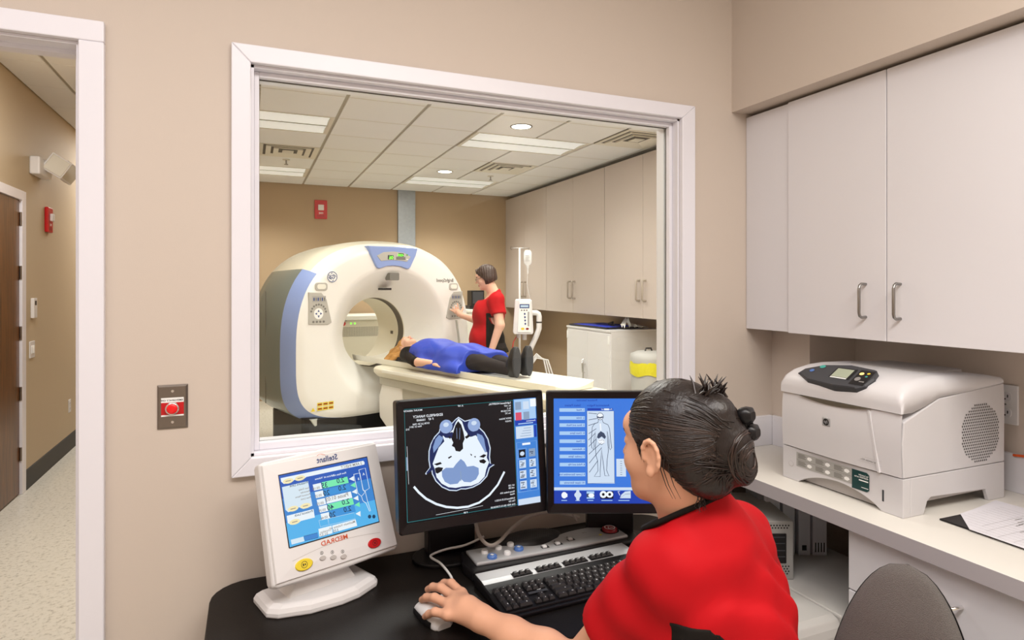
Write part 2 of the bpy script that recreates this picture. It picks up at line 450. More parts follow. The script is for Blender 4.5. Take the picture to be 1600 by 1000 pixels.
lights_at = [(-.56, 5.32), (1.88, 5.32), (-.56, 7.76), (1.88, 7.76)]      # 4 x 2 ft troffers
vents_at = [(.05, 6.54), (2.49, 6.54), (3.10, 4.71)]
tm = None; tw = None
for i, x in enumerate(XT):
    w = .61
    for y in YT:
        if y > 8.9: continue
        if any(abs(y-ly) < .01 and lx-.01 <= x < lx+1.2 for lx, ly in lights_at): continue
        if any(abs(y-vy) < .01 and abs(x-vx) < .01 for vx, vy in vents_at): continue
        if x+w < -.29: continue
        if tm is None: tm = tile_mesh(.61-.026, .61-.005, 't').build('ceiling_tile', cs); o = tm
        else: o = tm.copy(); COL.objects.link(o)
        o.location = (x+.013, y+.0025, CZ)
    # wider strip at the right wall is cut below
for y in YT:
    if y > 8.9: continue
    if tw is None: tw = tile_mesh(.47, .605, 't').build('ceiling_tile', cs); o = tw
    else: o = tw.copy(); COL.objects.link(o)
    o.location = (3.722, y+.0025, CZ)
for y in YT[1:]:
    if y > 8.9: continue
    for xa, xb in ((-.29, .655), (.665, 1.265), (1.275, 1.875), (1.885, 3.095), (3.105, 3.68)): bx('cross_tee', cs, 'tee_white', xa+.01, xb-.01, y-.005, y+.005, CZ-.0012, CZ+.004)
# corridor
struct('wall_corridor', MB().box(-1.68, -1.58, WT, 4.74, 0, 3.2, 'wall_hall').box(-1.68, -1.58, 5.70, 12, 0, 3.2, 'wall_hall').box(-1.68, -1.58, 4.74, 5.70, 2.205, 3.2, 'wall_hall'), 'tan corridor wall seen through the doorway', 'wall')
struct('wall_corridor_end', MB().box(-1.68, -.4, 12, 12.1, 0, 3.2, 'wall_hall'), 'tan wall at the far end of the corridor', 'wall')
struct('baseboard_corridor', MB().prism([(-1.58, 0), (-1.568, 0), (-1.570, .01), (-1.574, .145), (-1.58, .15)], 'y', 5.77, 12, 'black_rubber'), 'dark grey rubber skirting along the corridor wall', 'baseboard')
ch = struct('ceiling_corridor', MB().box(-1.58, -.4, WT, 12, 3.082, 3.12, 'tee'), 'suspended tile ceiling of the corridor', 'ceiling')
tc = None
for x, w in ((-1.57, .276), (-1.27, .584), (-.66, .25)):
    t0 = None
    for k in range(12):
        if t0 is None: t0 = tile_mesh(w, .604, 't').build('ceiling_tile', ch); o = t0
        else: o = t0.copy(); COL.objects.link(o)
        o.location = (x, 3.3+.61*k, 3.07)

# observation window
w1 = thing('window_1', 'large white framed observation window looking into the scan room', 'window', (0, WY, 0), kind='structure')
ci = (-.05, 1.54, 1.018, 2.226)
for nm, p in [('left', [(-.05, 1.018), (0, 1.069), (0, 2.176), (-.05, 2.226)]), ('right', [(1.54, 1.018), (1.48, 1.069), (1.48, 2.176), (1.54, 2.226)]),
              ('top', [(-.05, 2.226), (0, 2.176), (1.48, 2.176), (1.54, 2.226)]), ('bottom', [(-.05, 1.018), (0, 1.069), (1.48, 1.069), (1.54, 1.018)])]:
    MB().prism(p, 'y', -.02, 0, 'trim_white').build('casing', w1, bevel=.003)
jb = [(0, .008, 1.069, 2.176), (1.472, 1.48, 1.069, 2.176), (0, 1.48, 2.168, 2.176), (0, 1.48, 1.069, 1.077)]
m = MB()
for a in jb: m.box(a[0], a[1], 0, .13, a[2], a[3], 'trim_white')
m.build('jamb_lining', w1)
for a in [(.008, .022, 1.077, 2.168), (1.458, 1.472, 1.077, 2.168), (.022, 1.458, 2.152, 2.168), (.022, 1.458, 1.077, 1.098)]:
    bx('glazing_bead', w1, 'trim_white', a[0], a[1], .03, .052, a[2], a[3], bevel=.002)
    bx('glazing_bead', w1, 'trim_white', a[0], a[1], .066, .1, a[2], a[3], bevel=.002)
m = MB()
for a in [(.020, .023, 1.098, 2.152), (1.457, 1.460, 1.098, 2.152), (.02, 1.46, 2.149, 2.153)]: m.box(a[0], a[1], .050, .054, a[2], a[3], 'seam_dark')
m.build('gasket', w1)
g = MB().add([(.012, .056, 1.085), (1.468, .056, 1.085), (1.468, .056, 2.160), (.012, .056, 2.160)], [(0, 1, 2, 3)], 'window_glass').build('pane', w1, recalc=False)
plab(g, 'clear leaded glass pane')

# doorway casing (no leaf) and the corridor door
d1 = thing('door_1', 'open doorway with a white painted casing at the left edge', 'door', (0, WY, 0), kind='structure')
bx('casing', d1, 'trim_white', -.405, -.349, -.02, 0, 0, 2.178, .003)
bx('casing', d1, 'trim_white', -1.376, -1.32, -.02, 0, 0, 2.178, .003)
bx('casing', d1, 'trim_white', -1.376, -.349, -.02, 0, 2.178, 2.232, .003)
MB().box(-.413, -.405, 0, .13, 0, 2.17, 'trim_white').box(-1.32, -1.312, 0, .13, 0, 2.17, 'trim_white').box(-1.32, -.405, 0, .13, 2.17, 2.178, 'trim_white').build('jamb_lining', d1)
MB().box(-.425, -.413, .05, .075, 0, 2.158, 'trim_white').box(-1.312, -.413, .05, .075, 2.158, 2.17, 'trim_white').build('door_stop', d1)
d2 = thing('door_2', 'dark brown wooden door in a white frame in the corridor', 'door', (-1.58, 5.22, 0), kind='structure')
bx('door_leaf', d2, 'wood_door', -.045, -.005, -.45, .445, .01, 2.19, .002)
MB().box(-.06, .012, .45, .535, 0, 2.26, 'trim_white').build('frame_post', d2, bevel=.002)
MB().box(-.06, .012, -.535, -.45, 0, 2.26, 'trim_white').build('frame_post', d2, bevel=.002)
MB().box(-.06, .012, -.45, .45, 2.19, 2.26, 'trim_white').build('frame_head', d2, bevel=.002)
hm = MB().cyl((.002, 0, 0), (0, 0, 1), .008, .1, 'steel_dark', 10).build('hinge', d2); hm.location = (0, .449, .25)
for z in (.7, 1.15, 1.6, 2.0):
    h = hm.copy(); COL.objects.link(h); h.location = (0, .449, z)

# ================================================================== ceiling fittings of the scan room
TG = 'recessed ceiling fittings of the scan room'
def troffer(x, y, label):
    t = thing('ceiling_light', label, 'ceiling light', (x, y, CZ), group='two tube troffers in the scan room ceiling')
    MB().box(.013, 1.207, 0, .02, -.002, .012, 'tee_white').box(.013, 1.207, .59, .61, -.002, .012, 'tee_white').box(.013, .04, .02, .59, -.002, .012, 'tee_white').box(1.18, 1.207, .02, .59, -.002, .012, 'tee_white').build('frame', t)
    for y0 in (.03, .325):
        MB().loft([[(.05, y0+.02+d, .0+z), (1.17, y0+.02+d, z)] for d, z in ((-.015, .001), (.05, .010), (.118, .012), (.185, .010), (.25, .001))], 'troffer_glow', closed=False, cap0=False, cap1=False).build('reflector', t)
    bx('centre_strip', t, 'tee', .04, 1.18, .297, .318, .0, .008)
    for x0 in (.04, 1.17): bx('end_plate', t, 'tee_white', x0, x0+.01, .02, .59, 0, .012)
    lamp('lamp', t, (.61, .305, -.004), 1.1, .5, P_TROF*(.8 if y < 6 else 1.8), (1, .985, .94), spread=math.radians(115))
    return t
troffer(-.56, 5.32, 'recessed troffer light at the left, nearest the window glass')
troffer(1.88, 5.32, 'recessed troffer light beside the larger round downlight')
troffer(-.56, 7.76, 'recessed troffer light at the far left above the scanner')
troffer(1.88, 7.76, 'recessed troffer light near the far corner behind the small downlight')
def downlight(x, y, label):
    t = thing('downlight', label, 'ceiling light', (x, y, CZ), group='round downlights in the scan room')
    MB().loft([[(r*math.cos(2*PI*k/28), r*math.sin(2*PI*k/28), z) for k in range(28)] for r, z in ((.098, 0), (.098, -.004), (.086, -.005), (.084, .002))], 'seam_dark', cap0=False, cap1=False).build('trim_ring', t)
    MB().cyl((0, 0, -.0035), (0, 0, 1), .085, .003, 'lamp_glow', 28).build('lens', t)
    lamp('lamp', t, (0, 0, -.01), .16, .16, P_DOWN, (1, .93, .8), shape='DISK')
downlight(2.185, 4.98, 'bright round downlight in the ceiling, the larger nearer one')
downlight(2.185, 7.30, 'bright round downlight in the ceiling, the smaller far one')
def vent(x, y, label):
    t = thing('air_vent', label, 'vent', (x, y, CZ), group='square ceiling air diffusers')
    MB().box(.013, .597, .003, .607, .004, .012, 'vent_dark').build('backing', t)
    for k, (a, z) in enumerate(((.0, -.004), (.075, -.008), (.15, -.010))):
        mb = MB(); q = lambda s, zz: [(.013+s, .003+s, zz), (.597-s, .003+s, zz), (.597-s, .607-s, zz), (.013+s, .607-s, zz)]
        mb.loft([q(a, .004), q(a, z), q(a+.05, .003)], 'vent_white', cap0=False, cap1=False, smooth=False).build('louvre_ring', t)
    bx('centre_plate', t, 'vent_white', .25, .36, .245, .365, -.006, .0)
vent(.05, 6.54, 'square ceiling air diffuser at the left above the gantry')
vent(2.49, 6.54, 'square ceiling air diffuser in front of the far corner')
vent(3.10, 4.71, 'square ceiling air diffuser at the right beside the window frame')
def sprinkler(x, y, label):
    t = thing('sprinkler_head', label, 'sprinkler', (x, y, CZ), group='ceiling sprinklers')
    MB().cyl((0, 0, -.006), (0, 0, 1), .04, .006, 'tee_white', 18).build('escutcheon', t)
    MB().cyl((0, 0, -.05), (0, 0, 1), .007, .045, 'steel', 8).cyl((0, 0, -.055), (0, 0, 1), .022, .004, 'steel', 14).build('deflector', t)
sprinkler(.36, 7.3, 'small ceiling sprinkler head above the scanner at the left')
sprinkler(2.81, 7.38, 'small ceiling sprinkler head by the far diffuser')
# unseen lit panels: scan room pair added to brighten the gantry; control room; corridor
def lit_panel(x, y, z, sx, sy, power, label, group, col=(1, .98, .94)):
    t = thing('ceiling_light', label, 'ceiling light', (x, y, z), group=group)
    MB().box(-sx/2-.02, sx/2+.02, -sy/2-.02, sy/2+.02, -.012, 0, 'tee_white').build('frame', t)
    lamp('lamp', t, (0, 0, -.02), sx, sy, power, col)
lit_panel(1.1, 3.4, CZ, 1.15, .55, P_SCAN, 'unseen ceiling panel added to light the gantry front, left one just behind the observation window', 'unseen panels added to light the scan room')
lit_panel(2.9, 3.4, CZ, 1.15, .55, P_SCAN, 'unseen ceiling panel added to light the gantry front, right one just behind the observation window', 'unseen panels added to light the scan room')
CL = 'lit ceiling panel of the control room'
lit_panel(.1, .15, 2.95, 1.15, .55, P_CONTROL, CL+' straight above the camera', 'lit ceiling panels of the control room', (1, .965, .96))
lit_panel(-1.0, .6, 2.95, 1.15, .55, P_CONTROL*.45, CL+' beside the left wall', 'lit ceiling panels of the control room', (1, .96, .97))
lit_panel(1.05, -.27, 2.95, 1.15, .55, P_CONTROL*1.35, CL+' beside the soffit', 'lit ceiling panels of the control room', (1, .945, .87))
lit_panel(-1.0, 4.0, 3.07, .55, 1.15, P_HALL*.5, 'lit ceiling panel of the corridor nearest the doorway', 'lit ceiling panels of the corridor')
lit_panel(-1.0, 8.2, 3.07, .55, 1.15, P_HALL*.5, 'lit ceiling panel far down the corridor', 'lit ceiling panels of the corridor')

# ================================================================== corridor fittings (on the wall x = -1.58)
t = thing('emergency_light', 'white twin head emergency light high on the corridor wall', 'emergency light', (-1.58, 6.02, 2.42))
MB().box(0, .07, -.16, .16, 0, .14, 'plastic_white').build('housing', t, bevel=.012)
for sy, ax_, ro in ((.02, (.35, -.93, -.10), PI/4-.25), (.30, (.75, -.60, -.30), .5)):
    dx = Vector(ax_).normalized(); dy = dx.cross(V(0, 0, 1)).normalized(); dz = dy.cross(dx)
    R = Matrix((dx, dy*math.cos(ro)+dz*math.sin(ro), dz*math.cos(ro)-dy*math.sin(ro))).transposed(); c = V(.13, sy, .10)
    MB().tube([(.06, sy*.7, .1), c], .012, 'plastic_white').build('arm', t)
    mb = MB(); mb.loft([[c+R @ V(d, r*math.cos(2*PI*k/4+PI/4), r*math.sin(2*PI*k/4+PI/4)) for k in range(4)] for d, r in ((-.05, .055), (-.03, .10), (.05, .11))], 'plastic_white', smooth=False)
    mb.build('lamp_head', t, bevel=.008)
    mb = MB(); mb.loft([[c+R @ V(d, r*math.cos(2*PI*k/4+PI/4), r*math.sin(2*PI*k/4+PI/4)) for k in range(4)] for d, r in ((.05, .095), (.056, .09))], 'vent_white', smooth=False); mb.build('lens', t)
def strobe(loc, rz, s, label, lens_side=0):
    t = thing('fire_alarm', label, 'fire alarm', loc, rz)       # local: wall plane y=0, front -y
    MB().box(-.065*s, .065*s, -.028, 0, 0, .20*s, 'red_plastic').build('housing', t, bevel=.008)
    MB().loft([[(x*s, y, z*s) for x, z in ((-.03, .09), (.03, .09), (.03, .15), (-.03, .15))] for y in (-.028, -.05)], 'plastic_white', smooth=False).build('strobe_lens', t, bevel=.006)
    f = Flat((0, -.0285, 0), (1, 0, 0), (0, 0, 1)); f.text('FIRE', .024*s, .052*s, .026*s, 'white_print'); 
    for k in range(5): f.rect(-.04*s+.016*s*k, -.032*s+.016*s*k, .015*s, .042*s, 'red_dark')
    f.build('print', t)
    return t
strobe((-1.58, 6.314, 2.0), PI/2, 1.05, 'red fire alarm strobe on the corridor wall below the emergency light')
strobe((.897, 9.0, 2.485), 0, 1.3, 'red fire alarm strobe on the scan room end wall above the gantry')
t = thing('thermostat', 'small white wall thermostat beside the brown corridor door', 'thermostat', (-1.58, 5.934, 1.30))
MB().box(0, .025, -.04, .04, 0, .155, 'plastic_white').build('housing', t, bevel=.005)
MB().box(.025, .026, -.022, .018, .10, .135, 'black_print').build('display', t)
t = thing('light_switch', 'white rocker light switch on the corridor wall', 'light switch', (-1.58, 5.919, .99))
MB().box(0, .008, -.058, .058, 0, .13, 'plastic_white').build('plate', t, bevel=.003)
for y0 in (-.032, .008): bx('rocker', t, 'white_print', .008, .014, y0, y0+.026, .035, .095, .002)
def outlet(loc, rz, label):
    t = thing('wall_outlet', label, 'outlet', loc, rz)
    MB().box(-.035, .035, -.007, 0, 0, .122, 'plastic_white').build('plate', t, bevel=.003)
    for z in (.036, .086):
        MB().prism(rrect(.034, .028, .010, 4, 0, z), 'y', -.0095, -.007, 'printer_light').build('socket', t)
        f = Flat((0, -.0097, z), (1, 0, 0), (0, 0, 1)); f.rect(-.009, -.006, -.003, .006, 'black_print').rect(.006, .009, -.003, .006, 'black_print').ell(0, -.008, .0025, .0025, 'black_print'); f.build('slots', t)
    MB().cyl((0, -.0085, .061), (0, 1, 0), .003, .003, 'steel', 8).build('screw', t)
outlet((-1.58, 7.01, .36), PI/2, 'white socket outlet low on the corridor wall')
outlet((2.18, 1.188, 1.12), -PI/2, 'white duplex socket outlet on the wall beside the printer')

# emergency push button beside the doorway
t = thing('emergency_button', 'stainless steel wall plate with a red emergency off button', 'push button', (-.1945, WY, 1.166))
MB().loft([[(x, y, z) for x, z in ((-.0365+s, s), (.0365-s, s), (.0365-s, .118-s), (-.0365+s, .118-s))] for s, y in ((0, 0), (0, -.003), (.005, -.007))], 'steel_dark', smooth=False).build('plate', t)
f = Flat((0, -.0071, 0), (1, 0, 0), (0, 0, 1)); f.rect(-.027, .027, .034, .083, 'red_plastic').rect(-.027, .027, .071, .084, 'white_print', 2).rect(-.027, .027, .034, .038, 'white_print', 2)
f.text('EMERGENCY OFF', .025, .0745, .0068, 'black_print', 3); plab(f.build('label', t), 'red and white label with mirrored lettering')
MB().cyl((0, -.0145, .0555), (0, 1, 0), .0175, .008, 'chrome', 6, smooth=False).build('nut', t, bevel=.002)
MB().loft([[(r*math.cos(2*PI*k/24), y, .0555+r*math.sin(2*PI*k/24)) for k in range(24)] for r, y in ((.0165, -.014), (.0165, -.019), (.0145, -.020))], 'chrome').build('bezel', t)
MB().sph((0, -.0195, .0555), (.0138, .005, .0138), 'red_button').build('button', t)
for z in (.018, .101): MB().cyl((0, -.0085, z), (0, 1, 0), .0036, .002, 'chrome', 12).build('screw', t)

# ================================================================== cupboards and counter of the control room
t = thing('wall_cabinet', 'white laminate wall cupboard hung in the corner above the printer', 'cabinet', (1.797, 0, 0))
bx('body', t, 'laminate', .02, .383, .93, 1.895, 1.395, 2.212)
bx('filler_panel', t, 'laminate', .006, .02, 1.688, 1.898, 1.383, 2.214, .001)
def pull(parent, x, y, z0, z1):
    MB().tube([(x, y, z0+.006), (x-.02, y, z0+.005), (x-.028, y, z0+.010), (x-.031, y, z0+.02), (x-.031, y, z1-.02), (x-.028, y, z1-.010), (x-.02, y, z1-.005), (x, y, z1-.006)], .0045, 'steel', 10).build('handle', parent)
dA = bx('door', t, 'laminate', 0, .019, 1.3095, 1.686, 1.380, 2.216, .0015); pull(dA, 0, 1.377, 1.446, 1.562)
dB = bx('door', t, 'laminate', 0, .019, .932, 1.3065, 1.380, 2.216, .0015); pull(dB, 0, 1.263, 1.446, 1.562)

t = thing('wall_cabinet', 'white laminate wall cupboard next in the row, towards the camera', 'cabinet', (1.797, 0, 0))
bx('body', t, 'laminate', .02, .383, .17, .929, 1.395, 2.212)
dA = bx('door', t, 'laminate', 0, .019, .5515, .928, 1.380, 2.216, .0015); pull(dA, 0, .619, 1.446, 1.562)
dB = bx('door', t, 'laminate', 0, .019, .172, .5485, 1.380, 2.216, .0015); pull(dB, 0, .505, 1.446, 1.562)
t = thing('worktop', 'white laminate counter with upstand carrying the printer', 'counter', (1.53, 0, 0))
poly = [(0, -.8), (.65, -.8), (.65, 1.716), (.408, 1.716), (.408, 1.9), (0, 1.9)]
MB().prism(poly, 'z', .871, .915, 'counter_top', msides='laminate_edge').build('top_slab', t, bevel=.0015)
MB().box(0, .396, 1.886, 1.9, .915, 1.033, 'laminate').build('upstand', t, bevel=.002)
MB().box(.394, .408, 1.702, 1.886, .915, 1.033, 'laminate').build('upstand', t, bevel=.002)
MB().box(.408, .65, 1.702, 1.716, .915, 1.033, 'laminate').build('upstand', t, bevel=.002)
MB().box(.636, .65, -.8, 1.702, .915, 1.033, 'laminate').build('upstand', t, bevel=.002)
t = thing('base_cabinet', 'white laminate base cupboard with drawers below the counter', 'cabinet', (1.56, 0, 0))
bx('body', t, 'laminate', .02, .6, -.8, 1.25, .1, .871)
bx('plinth', t, 'dark_grey', .07, .6, -.8, 1.25, 0, .1)
for y0, y1 in ((.652, 1.249), (.052, .648)):
    dr = bx('drawer', t, 'laminate', 0, .02, y0, y1, .696, .866, .0015)
    MB().tube([(0, y1-.20, .785), (-.03, y1-.205, .785), (-.032, y1-.22, .785), (-.032, y1-.285, .785), (-.03, y1-.30, .785), (0, y1-.305, .785)], .0045, 'chrome', 10).build('handle', dr)
    bx('drawer', t, 'laminate', 0, .02, y0, y1, .40, .692, .0015); bx('drawer', t, 'laminate', 0, .02, y0, y1, .11, .396, .0015)

# low console in the bay under the counter, with the computer and the ribbed unit on it
t = thing('low_console', 'low grey equipment console with a rounded lid under the counter', 'console', (1.40, 1.27, 0))
MB().loft([[(0, y, z), (.155, y, z)] for y, z in ((.0, .0), (.0, .50), (.0, .502))], 'console_grey', closed=False, cap0=False, cap1=False).build('front_panel', t)
MB().prism([(0, 0), (.6, 0), (.6, .495), (0, .495)], 'x', 0, .155, 'console_grey').build('body', t)
pr = [(-.004, .50), (.6, .50), (.6, .60), (.03, .60), (.010, .592), (0, .575), (-.004, .555)]
MB().prism(pr, 'x', -.05, .158, 'console_lid').build('lid', t, bevel=.004)
bx('back_block', t, 'console_grey', .165, .53, .26, .6, 0, .5); bx('back_lid', t, 'console_lid', .163, .535, .005, .6, .5, .6, .006)
t = thing('desktop_computer', 'silver desktop computer with a perforated front on the low console', 'computer', (1.618, 1.495, .60), math.radians(-22.8))
bx('case', t, 'silver_pc', -.26, -.0, 0, .28, 0, .19, .003)
bx('drive_bay', t, 'plastic_black', -.20, -.025, -.004, 0, .055, .150, .001)
for z in (.075, .095, .118, .138): bx('drive_slot', t, 'dark_grey', -.195, -.03, -.0055, -.004, z, z+.003)
f = Flat((0, -.0005, 0), (1, 0, 0), (0, 0, 1))
for k in range(24):
    for r, z0 in ((0, .168), (1, .176)): f.ell(-.24+.0095*k+(.00475 if r else 0), z0, .0028, .0028, 'black_print', n=8)
    for r in range(4): f.ell(-.24+.0095*k+(.00475 if r % 2 else 0), .020+.008*r, .0028, .0028, 'black_print', n=8)
o = plab(f.build('perforations', t), 'rows of small round holes'); o['kind'] = 'stuff'
t = thing('ribbed_unit', 'pale grey ribbed equipment unit with vent slots at the back of the bay', 'equipment', (1.70, 1.655, .601), math.radians(-22.8))
bx('case', t, 'console_grey', -.05, .19, .02, .14, 0, .23, .004)
for x0, w in ((-.03, .05), (.03, .042), (.085, .042), (.135, .05)):
    r = MB().prism([(0, 0), (0, .20), (-.004, .21), (.02, .21), (.02, 0)], 'x', x0, x0+w, 'unit_white').build('rib', t, bevel=.002)
    if w < .045: bx('hole', r, 'black_print', x0+.012, x0+.028, -.001, 0, .018, .036)
    else:
        for k in range(4): bx('slot', r, 'black_print', x0+.008+.01*k, x0+.012+.01*k, -.001, 0, .012, .045)

# ================================================================== printer (front faces -x)
t = thing('laser_printer', 'light grey laser printer on the counter with a dark control panel', 'printer', (1.638, 1.3515, .915))
W2 = .2075
def arch(n=14):
    return [(-.145+.29*k/n, .042*math.sin(PI*k/n)**.75) for k in range(n+1)]
pl = [(-W2, 0)]+arch()+[(W2, 0), (W2, .107), (-W2, .107)]
tray = MB().prism(pl, 'x', .0, .03, 'printer_white').build('paper_tray', t, bevel=.002)
MB().prism([(.03, 0), (.085, 0), (.10, .035), (.115, .045), (.36, .036), (.375, 0), (.45, 0), (.45, .107), (.03, .107)], 'y', -W2, -W2+.012, 'printer_white').build('side_skirt', t, bevel=.002)
MB().prism([(.03, 0), (.085, 0), (.10, .035), (.115, .045), (.36, .036), (.375, 0), (.45, 0), (.45, .107), (.03, .107)], 'y', W2-.012, W2, 'printer_white').build('side_skirt', t, bevel=.002)
bx('tray_body', t, 'printer_grey', .03, .44, -W2+.012, W2-.012, .03, .107)
bx('tray_recess', t, 'printer_grey', .022, .031, -.15, .15, .004, .06)
# main body: side profile (x, z)
body = [(.002, .1085), (.45, .1085), (.452, .30), (.448, .343), (.15, .318), (.004, .262), (-.003, .2), ]
MB().prism(body, 'y', -W2, W2, 'printer_white').build('body', t, bevel=.003)
fp = MB()
fp.loft([[(x, -W2+.002, z), (x-.004, -W2+.09, z), (x-.008, 0, z), (x-.004, W2-.09, z), (x, W2-.002, z)] for x, z in ((-.001, .110), (-.005, .18), (-.004, .25), (.0, .2835))], 'printer_light', closed=False, cap0=False, cap1=False)
fp.build('front_cover', t)
MB().prism([(-W2+.062, .110), (-W2+.068, .110), (-W2+.10, .284), (-W2+.094, .284)], 'x', -.010, -.003, 'printer_light').build('cover_crease', t)
# finger slot under the lid
sl = [(-.12+.25*k/10, .2845-.013*math.sin(PI*k/10)) for k in range(11)]+[(.13, .2845), (-.12, .2845)]
MB().prism(sl, 'x', -.0125, -.004, 'bore_dark').build('finger_slot', t)
# lid: rounded front, falling to the back, hollow output tray
def lidring(x, ztop, zbot, r):
    pts = [(-W2, zbot)]
    for k in range(7): a = PI-PI/2*k/6; pts.append((-W2+r+r*math.cos(a), ztop-r+r*math.sin(a)))
    for k in range(7): a = PI/2-PI/2*k/6; pts.append((W2-r+r*math.cos(a), ztop-r+r*math.sin(a)))
    pts.append((W2, zbot)); return [(x, y, z) for y, z in pts]
L = MB(); prof = [(-.008, .305, .2855, .012), (-.008, .325, .2855, .018), (.006, .346, .2855, .024), (.035, .362, .286, .03), (.09, .374, .30, .034), (.15, .378, .321, .034), (.26, .376, .328, .03), (.40, .368, .340, .024), (.446, .360, .345, .012)]
L.loft([lidring(*p) for p in prof], 'printer_light'); L.build('lid', t)
plab(MB().prism(rrect(.20, .25, .02, 4, .30, .0), 'z', .36, .3785, 'printer_grey').build('output_tray', t, bevel=.003), 'shallow paper output well')
# control panel: wedge lying on the lid's front slope
cp = [(-.098, 0), (-.105, .035), (-.085, .075), (.0, .083), (.09, .067), (.145, .035), (.152, .012), (.10, -.012), (.0, -.020), (-.075, -.016)]
U = V(0, 1, 0); Vv = V(.84, 0, .54).normalized(); org = V(.002, .0, .338)
def on(u, v, h): return org+U*u+Vv*v+V(-.54, 0, .84).normalized()*h
cpm = MB(); cpm.loft([[on(u, v, h) for u, v in [(q[0]*s, .03+(q[1]-.03)*s) for q in cp]] for s, h in ((1, -.012), (1, .008), (.95, .012))], 'dark_grey', smooth=False)
cpo = cpm.build('control_panel', t)
f = Flat(on(0, 0, .0125), -U, Vv)                       # seen from the front: picture right is -y
f.rect(-.035, .035, .012, .062, 'plastic_black').rect(-.030, .026, .018, .058, 'lcd_green', 2).rect(-.030, .026, .012, .0165, 'white_print', 2)
f.ell(-.085, .055, .010, .008, 'teal_plastic', 2).ell(-.108, .030, .008, .007, 'blue_plastic', 2)
f.rect(.045, .092, -.004, .064, 'plastic_black', 1).ell(.057, .047, .007, .006, 'orange_led', 2).ell(.059, .022, .009, .009, 'grey_print', 2).ell(.077, .051, .005, .004, 'yellow_plastic', 2).ell(.078, .037, .004, .003, 'teal_plastic', 2)
f.rect(.070, .086, .010, .014, 'grey_print', 2); f.build('panel_print', cpo)['kind'] = 'stuff'
# badge, maker's line, tray labels
b = bx('badge', t, 'silver', -.0135, -.008, .012, .042, .205, .232, .003)
f = Flat((-.0138, .027, .2185), (0, -1, 0), (0, 0, 1)); f.ell(0, 0, .0105, .0105, 'black_print'); f.text('hp', .0075, -.0035, .014, 'silver', 2, slant=.25); f.build('badge_mark', b)
f = Flat((-.0072, 0, 0), (0, -1, 0), (0, 0, 1)); f.text('hp LaserJet 4350n', .135, .1325, .0075, 'grey_print'); f.stroke([(.075, .142), (.150, .142), (.150, .128), (.075, .128)], .0005, 'printer_grey', closed=True); f.build('model_print', t)
f = Flat((-.0006, 0, 0), (0, -1, 0), (0, 0, 1)); f.rect(-.150, .052, .050, .096, 'label_grey').rect(-.150, .052, .072, .0727, 'label_dkgrey', 2)
for r, z0 in ((0, .076), (1, .053)):
    for c in range(3):
        u0 = -.143+.067*c
        for k in range(4): f.rect(u0, u0+.030-.004*(k % 2), z0+.002+.0038*k, z0+.004+.0038*k, 'label_dkgrey', 2)
        f.poly([(u0+.036, z0+.004), (u0+.046, z0+.002), (u0+.054, z0+.008), (u0+.050, z0+.013), (u0+.042, z0+.014), (u0+.035, z0+.010)], 'white_print', 2)
f.poly([(.052, .096), (.100, .096), (.108, .090), (.108, .046), (.100, .040), (.052, .040)], 'label_green', 2)
f.text('hp LaserJet', .105, .083, .0068, 'white_print', 3); f.text('4250/4350 series', .105, .076, .0068, 'white_print', 3, sx=.95); f.rect(.075, .105, .068, .0715, 'white_print', 3); f.rect(.083, .105, .049, .0508, 'white_print', 3)
f.ell(-.172, .052, .010, .009, 'printer_grey', 1); f.ell(-.172, .0525, .009, .008, 'printer_white', 2)
plab(f.build('tray_labels', t), 'grey instruction strip and dark green label')
bx('tray_window', t, 'dark_grey', -.001, .002, -.152, -.147, .030, .062)
f = Flat((.335, -W2-.0006, .205), (1, 0, 0), (0, 0, 1))
for i in range(-12, 13):
    for j in range(-11, 12):
        u = i*.0088+(.0044 if j % 2 else 0); v = j*.0082
        if u*u+v*v < .088**2: f.ell(u, v, .0026, .003, 'black_print', n=6)
vh = f.build('vent_holes', t); vh['kind'] = 'stuff'; vh['label'] = 'round field of small ventilation holes'

# papers, clipboard and orange cable on the counter
t = thing('clipboard', 'black clipboard lying under printed sheets on the counter', 'clipboard', (1.72, 1.10, .916), math.radians(-1))
bx('board', t, 'plastic_black', 0, .23, -.30, 0, 0, .004, .001)
def sheet(x, y, z, rz, label):
    t = thing('paper_sheet', label, 'paper', (x, y, z), rz, group='printed sheets on the counter')
    MB().prism([(0, 0), (-.006, -.22), (.30, -.22), (.30, .10), (.094, .080)], 'z', 0, .0008, 'paper').build('leaf', t)
    f = Flat((0, 0, .001), (1, 0, 0), (0, 1, 0), .0001)
    for k in range(13): f.rect(.012+.02*k, .0126+.02*k, -.205, .0+min(.07, .018*k), 'grey_print')
    for v in (-.20, -.165, -.13, -.095, -.06, -.025, .0): f.rect(.012+max(0, v+.04), .27, v, v+.0006, 'grey_print')
    for k in range(30): f.text('0123456789', random.uniform(.12, .26), random.uniform(-.20, .0), .006, 'grey_print', 2)
    f.build('print', t)
sheet(1.711, 1.018, .9212, 0, 'printed form lying uppermost at the right edge of the counter')
sheet(1.722, 1.012, .9202, math.radians(3), 'printed form half hidden beneath the upper sheet')
t = thing('orange_cable', 'orange cable running along the wall above the counter upstand', 'cable', (2.15, 1.1, .98))
MB().tube([(.012, .06, .05), (.008, .0, .058), (.006, -.15, .062), (.010, -.4, .06)], .004, 'orange_plastic').build('cord', t)
